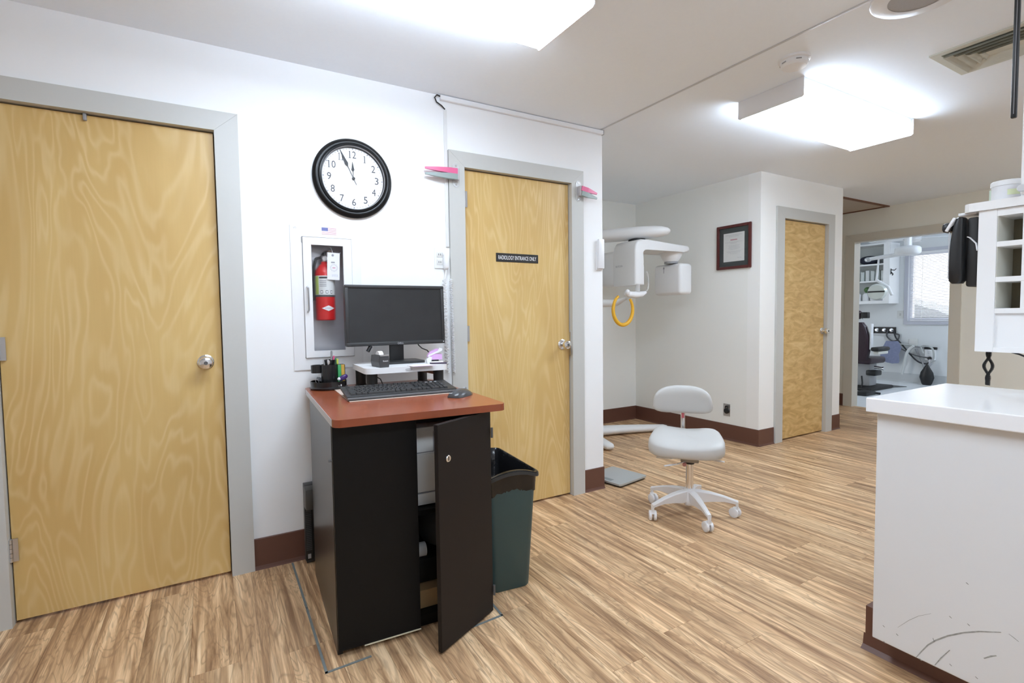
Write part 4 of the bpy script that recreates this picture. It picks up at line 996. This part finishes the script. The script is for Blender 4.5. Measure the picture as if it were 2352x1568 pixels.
B().lathe([(.043, .056), (.043, .070), (.040, .073), (.001, .074)], seg=32).build('lid', WHITE, cn)
lb = []
for i in range(9):
    a = R(196+i*6); lb.append((.0405*math.cos(a), .0405*math.sin(a)))
B().loft([[(x, y, .022) for x, y in lb], [(x, y, .040) for x, y in lb]], cap=False, close=False).build('label', mat('lime_label', (.72, .78, .50), .5), cn)
gb = B().box((0, -.02, 0), (.004, .02, .062)).build('green_card', mat('pale_green', (.60, .70, .58), .5), smooth=False); gb.location = (2.16, -1.985, 1.5485); tag(gb, 'pale green card standing behind the canister on the shelf', 'card')

# telephone on the shelf end
ph = thing('telephone', 'black wall telephone with white trim mounted on the end of the cubby shelf', 'telephone', (2.06, -1.988, 1.27))
B().box((-.05, .001, .0), (.10, .034, .235), .008).build('base_unit', BLACKM, ph)
hs_ = B(); rings = []
for z, y0, y1, w_ in ((.012, .042, .066, .022), (.022, .036, .074, .026), (.08, .035, .076, .027), (.16, .036, .072, .026), (.205, .036, .066, .025), (.232, .036, .060, .024), (.238, .040, .056, .020)):
    rings.append([(-.05+x, y, z) for x, y in rrect(-w_, w_, y0, y1, .010, 3)])
hs_.loft(rings).build('handset', BLACK, ph)
B().box((-.075, .066, .190), (-.03, .098, .224), .012).build('earpiece', BLACK, ph)
B().box((-.076, .0715, .03), (-.072, .0745, .19), .001, 1).build('trim_strip', LTGREY, ph, smooth=False)
B().box((-.079, .066, .190), (-.02, .075, .240), .003, 2, M=Matrix.Translation((0, .07, .215)) @ Matrix.Rotation(R(28), 4, 'X') @ Matrix.Translation((0, -.07, -.215))).build('white_cradle', WHITE, ph)
B().box((-.04, .012, .245), (.02, .062, .255), .002).build('card_holder', WHITE, ph)
B().tube([(-.052, .030, .17), (-.054, .022, .165), (-.054, .006, .145), (-.054, .002, .12)], .004, 8, flat=.5).build('white_hook', WHITE, ph)
cc = B()
for phs in (0, math.pi):
    base = []
    for i in range(40):
        s_ = i/39; z = 1.05-.118*s_; a = phs+2.1*math.pi*s_*1.0; rr_ = .007*math.sin(math.pi*min(1, s_*1.15))+.0015
        base.append(Vector((2.06+rr_*math.sin(a), -2.008-.0*s_+rr_*math.cos(a)*1.3, z)))
    pts = []
    for i in range(39*8):
        s_ = i/8; k = int(s_); f_ = s_-k; p = base[k].lerp(base[min(k+1, 39)], f_); a = 2*math.pi*i/8
        pts.append(p+Vector((.0042*math.cos(a), .0042*math.sin(a), 0)))
    cc.tube(pts, .0013, 5)
cc = cc.build('coiled_phone_cord', BLACK); tag(cc, 'twisted black coiled telephone cord hanging under the cubby shelf', 'cord')
cb = B().tube([(2.10, -2.055, 1.046), (2.10, -2.075, 1.040), (2.10, -2.10, 1.028), (2.10, -2.14, 1.0)], .003, 8).build('black_cable', BLACK); tag(cb, 'black cable running under the cubby shelf at the right edge', 'cable')
t = thing('desk_device', 'black desk device standing on the counter at the right edge', 'device', (2.17, -2.155, CZ))
B().box((-.05, -.05, 0), (.05, .05, .030), .004).build('base', BLACK, t)
B().prism([(-.048, .03), (.048, .03), (.034, .042), (-.034, .042)], lambda u, v, q: (q, u, v), -.045, .045).build('top', GREYP, t, smooth=False)

# ------------------------------------------------------------------ treatment room seen through the doorway
# window with blinds
wn = struct(B(), 'window_1', WHITE) if False else None
b = B(); fw = .055
for a, c in (((XR+.03, WY0, WZ0), (XR+.10, WY0+fw, WZ1)), ((XR+.03, WY1-fw, WZ0), (XR+.10, WY1, WZ1)), ((XR+.03, WY0+fw, WZ0), (XR+.10, WY1-fw, WZ0+fw)), ((XR+.03, WY0+fw, WZ1-fw), (XR+.10, WY1-fw, WZ1))): b.box(a, c)
wn = b.build('window_1', mat('window_vinyl', (.74, .74, .80), .4), smooth=False); wn['kind'] = 'structure'
B().box((XR+.06, WY0+fw, WZ0+fw), (XR+.064, WY1-fw, WZ1-fw)).build('pane', GLASS, wn, smooth=False)
b = B()
for a, c in (((XR-.012, WY0-.05, WZ0-.05), (XR-.0005, WY0, WZ1+.05)), ((XR-.012, WY1, WZ0-.05), (XR-.0005, WY1+.05, WZ1+.05)), ((XR-.02, WY0, WZ0-.05), (XR-.0005, WY1, WZ0)), ((XR-.012, WY0, WZ1), (XR-.0005, WY1, WZ1+.05))): b.box(a, c)
b.build('window_casing', mat('window_trim', (.50, .50, .55), .5), wn, smooth=False)
bl = thing('window_blind', 'white horizontal slat blind in the treatment room window', 'blind', (XR+.012, (WY0+WY1)/2, WZ0))
b = B(); n = 44
for k in range(n): b.box((-.011, -.41, -.0007), (.011, .41, .0007), M=Matrix.Translation((0, 0, .034+k*.0240)) @ Matrix.Rotation(R(32), 4, 'Y'))
sl_ = b.build('slats', mat('blind_white', (.85, .85, .88), .5), bl, smooth=False); sl_['kind'] = 'stuff'
B().box((-.012, -.42, WZ1-WZ0-.035), (.012, .42, WZ1-WZ0-.002)).build('headrail', WHITE, bl, smooth=False)
B().box((-.010, -.41, .006), (.010, .41, .020)).build('bottom_rail', WHITE, bl, smooth=False)
for y in (-.25, .25): B().box((-.011, y-.003, .02), (-.0095, y+.003, WZ1-WZ0-.03)).build('ladder_tape', WHITE, bl, smooth=False)
# outdoor bank with shrubs
hb = B(); hb.ell((0, 0, 0), (1.2, 2.4, 1.42), 60, 30, 2.0)
for v in hb.bm.verts: v.co *= 1+.05*random.random()
hb = hb.build('hedge', LEAF); hb.location = (XR+3.2, 3.15, 0); tag(hb, 'grey-green shrubbery outside the treatment room window', 'hedge')
gr = B().box((XR+.2, -14, -.2), (XR+30, 14, -.02)).build('ground', mat('pale_ground', (.40, .42, .38), .9, noise=.2), smooth=False); gr['kind'] = 'structure'

# open wall cabinet with shelves
wc = thing('wall_cabinet', 'white open wall cabinet with shelves in the treatment room', 'cabinet', (XR, 1.96, 1.305))
# opening faces -x ; spans y -.52..+.62
HW = 2.30-1.305
CY0, CY1, CDp = -.53, .90, .32
B().box((-CDp, CY0, 0), (-.001, CY0+.02, HW)).build('side_panel', CABW, wc, smooth=False)
B().box((-CDp, CY1-.02, 0), (-.001, CY1, HW)).build('side_panel', CABW, wc, smooth=False)
B().box((-.012, CY0+.02, 0), (-.001, CY1-.02, HW)).build('back_panel', mat('cab_back', (.52, .55, .54), .6), wc, smooth=False)
for z in (0, .36, .64, HW-.02): B().box((-CDp, CY0+.02, z), (-.012, CY1-.02, z+(.05 if z == 0 else .022))).build('shelf', CABW, wc, smooth=False)
B().box((-CDp-.001, CY0+.001, 0), (-CDp-.018, CY0+.09, HW)).build('stile', CABW, wc, smooth=False)
for k in range(6):
    o = B().lathe([(.045, 0), (.05, .01), (.05, .10), (.038, .115)], seg=12).lathe([(.030, .115), (.030, .13)], seg=12).build('dispenser_jar', WHITE); o.location = (XR-.20, 1.715+k*.12, 1.355+.002)
    tag(o, ('white squat jar on the lowest cabinet shelf, rightmost of the row', 'white squat jar on the lowest cabinet shelf, second from the right', 'white squat jar on the lowest cabinet shelf, third from the right', 'white squat jar near the left of the lowest cabinet shelf', 'white squat jar at the left of the lowest shelf', 'white squat jar at the far left of the lowest shelf')[k], 'jar', 'jars on the lowest cabinet shelf')
for k in range(9):
    h_ = .16+.03*random.random(); o = B().box((-.05, -.026, 0), (.05, .026, h_), .003).build('carton', mat('pale_carton%d' % (k % 3), ((.66, .70, .69), (.74, .76, .75), (.60, .64, .62))[k % 3], .6)); o.location = (XR-.17, 1.50+k*.078, 1.305+.36+.0225)
    tag(o, ('pale carton at the right end of the middle cabinet shelf row', 'pale carton second from the right on the middle cabinet shelf', 'pale carton third from the right on the middle cabinet shelf', 'pale carton fourth from the right on the middle cabinet shelf', 'pale carton fifth from the right on the middle cabinet shelf', 'pale carton sixth from the right on the middle cabinet shelf', 'pale carton seventh from the right on the middle cabinet shelf', 'pale carton eighth from the right on the middle cabinet shelf', 'pale carton at the left end of the middle cabinet shelf row')[k], 'carton', 'cartons on the middle cabinet shelf')
for k in range(4):
    o = B().box((-.09, -.10, 0), (.09, .10, .045), .004).build('storage_tray', mat('tray_grey', (.50, .50, .56), .5)); o.location = (XR-.18, 1.555, 1.3555+k*.0475)
    tag(o, ('grey storage tray at the bottom of the cabinet tray stack', 'grey storage tray second from the bottom of the stack', 'grey storage tray third from the bottom of the stack', 'grey storage tray on top of the cabinet tray stack')[k], 'tray', 'trays stacked in the cabinet')
for k, (y, w_) in enumerate(((2.18, .13), (1.80, .14))):
    o = B().ell((0, 0, .055), (.13, w_, .075), p=2.4).build('dark_cap', mat('navy_cloth', (.012, .014, .03), .8, noise=.3)); o.location = (XR-.17, y, 1.305+.663+.02)
    tag(o, ('dark navy cap on the top cabinet shelf, left', 'dark navy cap on the top cabinet shelf, right')[k], 'cap', 'caps on the top cabinet shelf')
o = B().ell((0, 0, .05), (.05, .05, .05), 12, 8).cyl((0, 0, 0), (0, 0, .02), .03, seg=10).build('small_plant', mat('plant_green', (.10, .20, .08), .8, noise=.5, nscale=60)); o.location = (XR-.10, 1.86, 1.497); tag(o, 'small green plant behind the jars on the cabinet shelf', 'plant')
o = thing('coat_hook', 'small dark metal coat hook on the cabinet side', 'hook', (XR-.30, 1.425, 1.83))
B().box((-.01, -.004, -.05), (.01, .0, .04)).build('plate', BLACKM, o, smooth=False); B().tube([(0, -.004, .02), (0, -.05, .01), (0, -.075, .035)], .007, 8).build('prong', BLACKM, o); B().tube([(0, -.004, -.02), (0, -.03, -.05), (0, -.02, -.07)], .009, 8).build('prong', BLACKM, o)
t = thing('light_switch', 'pale light switch plate on the treatment room wall', 'light switch', (XR, 1.40, 1.12)); B().box((-.006, -.045, -.065), (-.0005, .045, .065), .002, 1).build('plate', mat('switch_grey', (.60, .60, .58), .5), t, smooth=False); B().box((-.012, -.01, -.02), (-.005, .01, .02)).build('toggle', mat('switch_dark', (.45, .45, .43), .5), t, smooth=False)

# ceiling-mounted operating light
dl_ = thing('dental_light', 'white dental operating light hanging on a jointed arm from the ceiling', 'dental light', (8.2, .72, HC))
B().cyl((0, 0, 0), (0, 0, -.34), .045, seg=16).build('drop_pole', WHITE2, dl_)
B().ell((0, 0, -.39), (.10, .15, .07), p=3.2).build('joint_housing', WHITE2, dl_)
B().tube([(0, .05, -.425), (0, .50, -.46)], [.030, .026], 12).build('swing_arm', WHITE2, dl_)
B().ell((0, .50, -.465), (.035, .05, .035)).build('arm_joint', STEEL, dl_)
B().tube([(0, .36, -.47), (0, .375, -.66), (0, .385, -.78)], [.013, .013, .016], 8).build('drop_arm', WHITE2, dl_)
B().tube([(-.02, .37, -.78), (-.02, .22, -.88), (-.02, .17, -1.0)], [.022, .02, .02], 10).build('yoke', WHITE2, dl_)
B().loft([[(-.03+.0, .34+u*.11, -.94+v*.10) for u, v in arc((0, 0), 1, 0, 345, 24)], [(-.09, .33+u*.13, -.95+v*.12) for u, v in arc((0, 0), 1, 0, 345, 24)], [(-.12, .33+u*.11, -.95+v*.10) for u, v in arc((0, 0), 1, 0, 345, 24)]]).build('reflector_head', mat('reflector', (.72, .74, .70), .2, .3), dl_)
B().box((-.125, .22, -.955), (-.118, .44, -.935)).build('shade_bar', BLACKM, dl_, smooth=False)
cf = thing('ceiling_fan', 'white ceiling fan at the top of the doorway view', 'ceiling fan', (8.9, .95, HC))
B().cyl((0, 0, 0), (0, 0, -.10), .03, seg=12).build('rod', WHITE2, cf); B().lathe([(.06, -.09), (.11, -.11), (.11, -.17), (.07, -.20)], seg=20).build('motor', WHITE2, cf)
for k in range(5):
    M = Matrix.Rotation(R(72*k+15), 4, 'Z') @ Matrix.Translation((.10, 0, -.14)) @ Matrix.Rotation(R(10), 4, 'X')
    B().box((0, -.06, -.004), (.48, .06, .004), .003, 1, M=M).build('blade', WHITE2, cf, smooth=False)

# dental chair
dc = thing('dental_chair', 'dark maroon dental chair in the treatment room', 'dental chair', (8.35, 1.35, 0))
B().box((-.25, -.25, .0), (.45, .25, .05), .02).build('base_plate', BLACKM, dc)
B().box((-.05, -.14, .05), (.18, .14, .42), .03).build('lift_column', mat('chair_grey', (.45, .45, .46), .5), dc)
B().box((-.26, -.24, .40), (.22, .26, .50), .04, 3).build('seat', MAROON, dc)
b = B(); rings = []
for z, hw, th_ in ((.46, .20, .05), (.60, .22, .06), (.80, .22, .06), (.95, .18, .055), (1.02, .13, .05)):
    rings.append([(-.24+u, v, z) for u, v in rrect(-th_, th_, -hw, hw, .045, 4)])
b.loft(rings).build('backrest', MAROON, dc)
B().ell((-.25, .02, 1.13), (.06, .13, .075), p=3).build('headrest', MAROON, dc)
B().box((-.29, -.20, 1.08), (-.20, -.11, 1.17), .012).build('head_clamp', BLACKM, dc)
B().tube([(-.24, -.11, 1.05), (-.24, -.10, 1.10), (-.24, -.08, 1.15)], .012, 8).build('clamp_arm', CHROME, dc)
B().box((-.30, -.36, .60), (.06, -.25, .66), .025, 3).build('armrest', BLACKM, dc)
B().box((-.25, -.34, .555), (.04, -.27, .60), .01).build('armrest_bracket', mat('arm_cream', (.66, .65, .60), .5), dc)
B().box((-.27, -.248, .62), (-.20, -.225, 1.0), .008, 2, M=Matrix.Rotation(R(0), 4, 'X')).build('side_strip', WHITE2, dc)
B().tube([(-.05, -.20, .35), (-.05, -.30, .34), (-.05, -.33, .34)], [.02, .02, .03], 10).build('control_lever', CHROME, dc)
B().box((-.10, -.24, .22), (.10, -.10, .30), .02).build('motor_cover', BLACK, dc)
B().tube([(-.20, -.10, .22), (-.22, -.12, .12), (-.21, -.11, .03)], .012, 8).build('hose', BLACK, dc)
pd = B().box((-.14, -.09, 0), (.14, .09, .05), .015).tube([(.1, -.02, .03), (.18, -.12, .015)], .016, 8).build('foot_pedal', BLACK); pd.location = (7.75, 1.02, .0005); tag(pd, 'black foot control pedal on the pale floor by the dental chair', 'foot pedal')
mtp = B().prism([(-.28, -.12), (.32, -.34), (.34, .1), (-.28, .2)], XY, .0004, .008).build('floor_mat', mat('mat_dark', (.10, .10, .10), .8, noise=.1), smooth=False); mtp.location = (8.75, 1.38, 0); tag(mtp, 'dark floor mat behind the dental chair', 'mat')

# wall service panel with gas hoses
sv = thing('gas_panel', 'black wall panel with chrome gas connectors and hoses', 'wall panel', (XR, 1.61, .855))
B().box((-.02, -.155, -.055), (-.0005, .20, .055)).build('plate', BLACKM, sv, smooth=False)
B().box((-.022, -.16, -.075), (-.0005, .21, -.055)).build('ledge', LTGREY, sv, smooth=False)
for k, y in enumerate((-.10, .01, .12)): B().lathe([(.032, 0), (.032, .015), (.016, .02), (.014, .05)], (-.02, y, .005), (-1, 0, 0), 16).build('connector', CHROME, sv)
HG = mat('hose_grey', (.42, .43, .42), .5)
def hose(pts, r_, mt, lab):
    pts = [Vector(p) for p in pts]; out = []
    n_ = len(pts)
    for i in range(n_-1):
        p0, p1, p2, p3 = pts[max(i-1, 0)], pts[i], pts[i+1], pts[min(i+2, n_-1)]
        for k in range(6):
            q = k/6; out.append(.5*((2*p1)+(-p0+p2)*q+(2*p0-5*p1+4*p2-p3)*q*q+(-p0+3*p1-3*p2+p3)*q**3))
    out.append(pts[-1]); o = B().tube(out, r_, 8).build('hose', mt); return tag(o, lab, 'hose', 'hoses on the treatment room wall')
xh = XR-.07
def wp(u, v, x=None):
    """point on the plane x for target pixel measures done offline (world y, z)"""
    return (xh if x is None else x, u, v)
hose([wp(1.56, .86, XR-0.030), wp(1.58, .76, XR-0.030), wp(1.50, .68, XR-0.030), wp(1.42, .70, XR-0.030), wp(1.40, .78, XR-0.030), wp(1.45, .80, XR-0.030)], .012, GREYP, 'short dark hose looping just below the gas panel')
hose([wp(1.47, .86, XR-0.050), wp(1.44, .74, XR-0.050), wp(1.36, .64, XR-0.050), wp(1.22, .46, XR-0.050), wp(1.12, .36, XR-0.050), wp(1.02, .33, XR-0.050), wp(.97, .35, XR-0.050)], .012, INK, 'black hose sweeping from the gas panel down to the wall unit')
hose([wp(1.42, .60, XR-0.070), wp(1.25, .50, XR-0.070), wp(1.12, .45, XR-0.070), wp(.98, .43, XR-0.070)], .009, GREYP, 'dark thin hose running straight to the wall unit')
hose([wp(1.40, .64, XR-0.090), wp(1.30, .63, XR-0.090), wp(1.20, .62, XR-0.090)], .010, HG, 'grey hose running level along the wall beside the blue cloth')
hose([wp(1.16, .61, XR-0.110), wp(1.24, .52, XR-0.110), wp(1.28, .34, XR-0.110), wp(1.31, .14, XR-0.110)], .022, mat('hose_pale', (.62, .63, .61), .5), 'thick pale corrugated hose drooping from the wall bracket')
hose([wp(1.02, .50, XR-0.130), wp(1.05, .60, XR-0.130), wp(.98, .62, XR-0.130), wp(.90, .58, XR-0.130), wp(.88, .44, XR-0.130), wp(.92, .36, XR-0.130)], .014, HG, 'pale grey hose coiled round the wall unit')
br = B().tube([(XR-.04, 1.16, .56), (XR-.05, 1.05, .34), (XR-.06, .98, .10)], .016, 8).tube([(XR-.04, 1.17, .60), (XR-.04, 1.00, .58)], .014, 8).build('wall_bracket', MIDGREY); tag(br, 'grey metal bracket arm leaning down the treatment room wall', 'bracket')
bx_ = thing('wall_unit', 'white boxed gauge unit on the treatment room wall', 'wall unit', (XR, .955, .50))
B().box((-.06, -.06, -.11), (-.0005, .07, .09), .006).build('case', WHITE, bx_); B().box((-.063, -.075, .06), (-.0005, .085, .10), .008).build('dark_top', BLACKM, bx_); B().lathe([(.028, 0), (.028, .02)], (-.06, 0, -.08), (-1, 0, 0), 14).build('valve', BLACK, bx_)
B().tube([(-.07, -.01, -.10), (-.09, -.02, -.16), (-.08, .01, -.20)], .025, 10).build('elbow', LTGREY, bx_)
for k in range(3): B().box((-.0612, -.02, .02-k*.03), (-.0600, .03, .024-k*.03)).build('print_line', INKGREY, bx_, smooth=False)
bg = B(); rings = []
for z, r_ in ((0, .008), (-.05, .035), (-.14, .085), (-.22, .10), (-.32, .07), (-.38, .02), (-.42, .006)):
    rings.append([(.45*r_*math.cos(a), r_*math.sin(a), z) for a in [2*math.pi*i/16 for i in range(16)]])
bg = bg.loft(rings).build('breathing_bag', BLACK); bg.location = (XR-.13, .965, .34); tag(bg, 'black rubber breathing bag hanging from the wall unit', 'breathing bag')
clo = B(); rings = []
for z, y0, y1 in ((.0, -.09, .06), (-.10, -.13, .10), (-.20, -.10, .13), (-.30, -.11, .12), (-.33, -.10, .04)):
    rings.append([(-.03, y0, z), (-.045, (y0+y1)/2, z-.01), (-.03, y1, z), (-.012, (y0+y1)/2, z)])
clo = clo.loft(rings).build('blue_cloth', BLUEC); clo.scale = (1, 1.2, 1.1); clo.location = (XR-.075, 1.485, .68); tag(clo, 'grey-blue cloth draped below the gas panel', 'cloth')
o = thing('wall_box', 'pale square junction box on the treatment room wall', 'junction box', (XR, 1.20, .66)); B().box((-.03, -.06, -.06), (-.0005, .06, .06), .003, 1).build('cover', mat('box_pale', (.62, .62, .60), .5), o, smooth=False); B().box((-.032, -.05, -.05), (-.030, .05, .05)).build('face_plate', mat('box_face', (.66, .66, .64), .5), o, smooth=False)
o = B().box((-.12, -.05, 0), (.12, .05, .04), .01).cyl((.05, -.05, .04), (.05, .05, .04), .035, seg=12).build('floor_pedal', BLACK); o.location = (8.9, .32, .0005); tag(o, 'black pedal on the floor at the right side of the doorway', 'foot pedal')
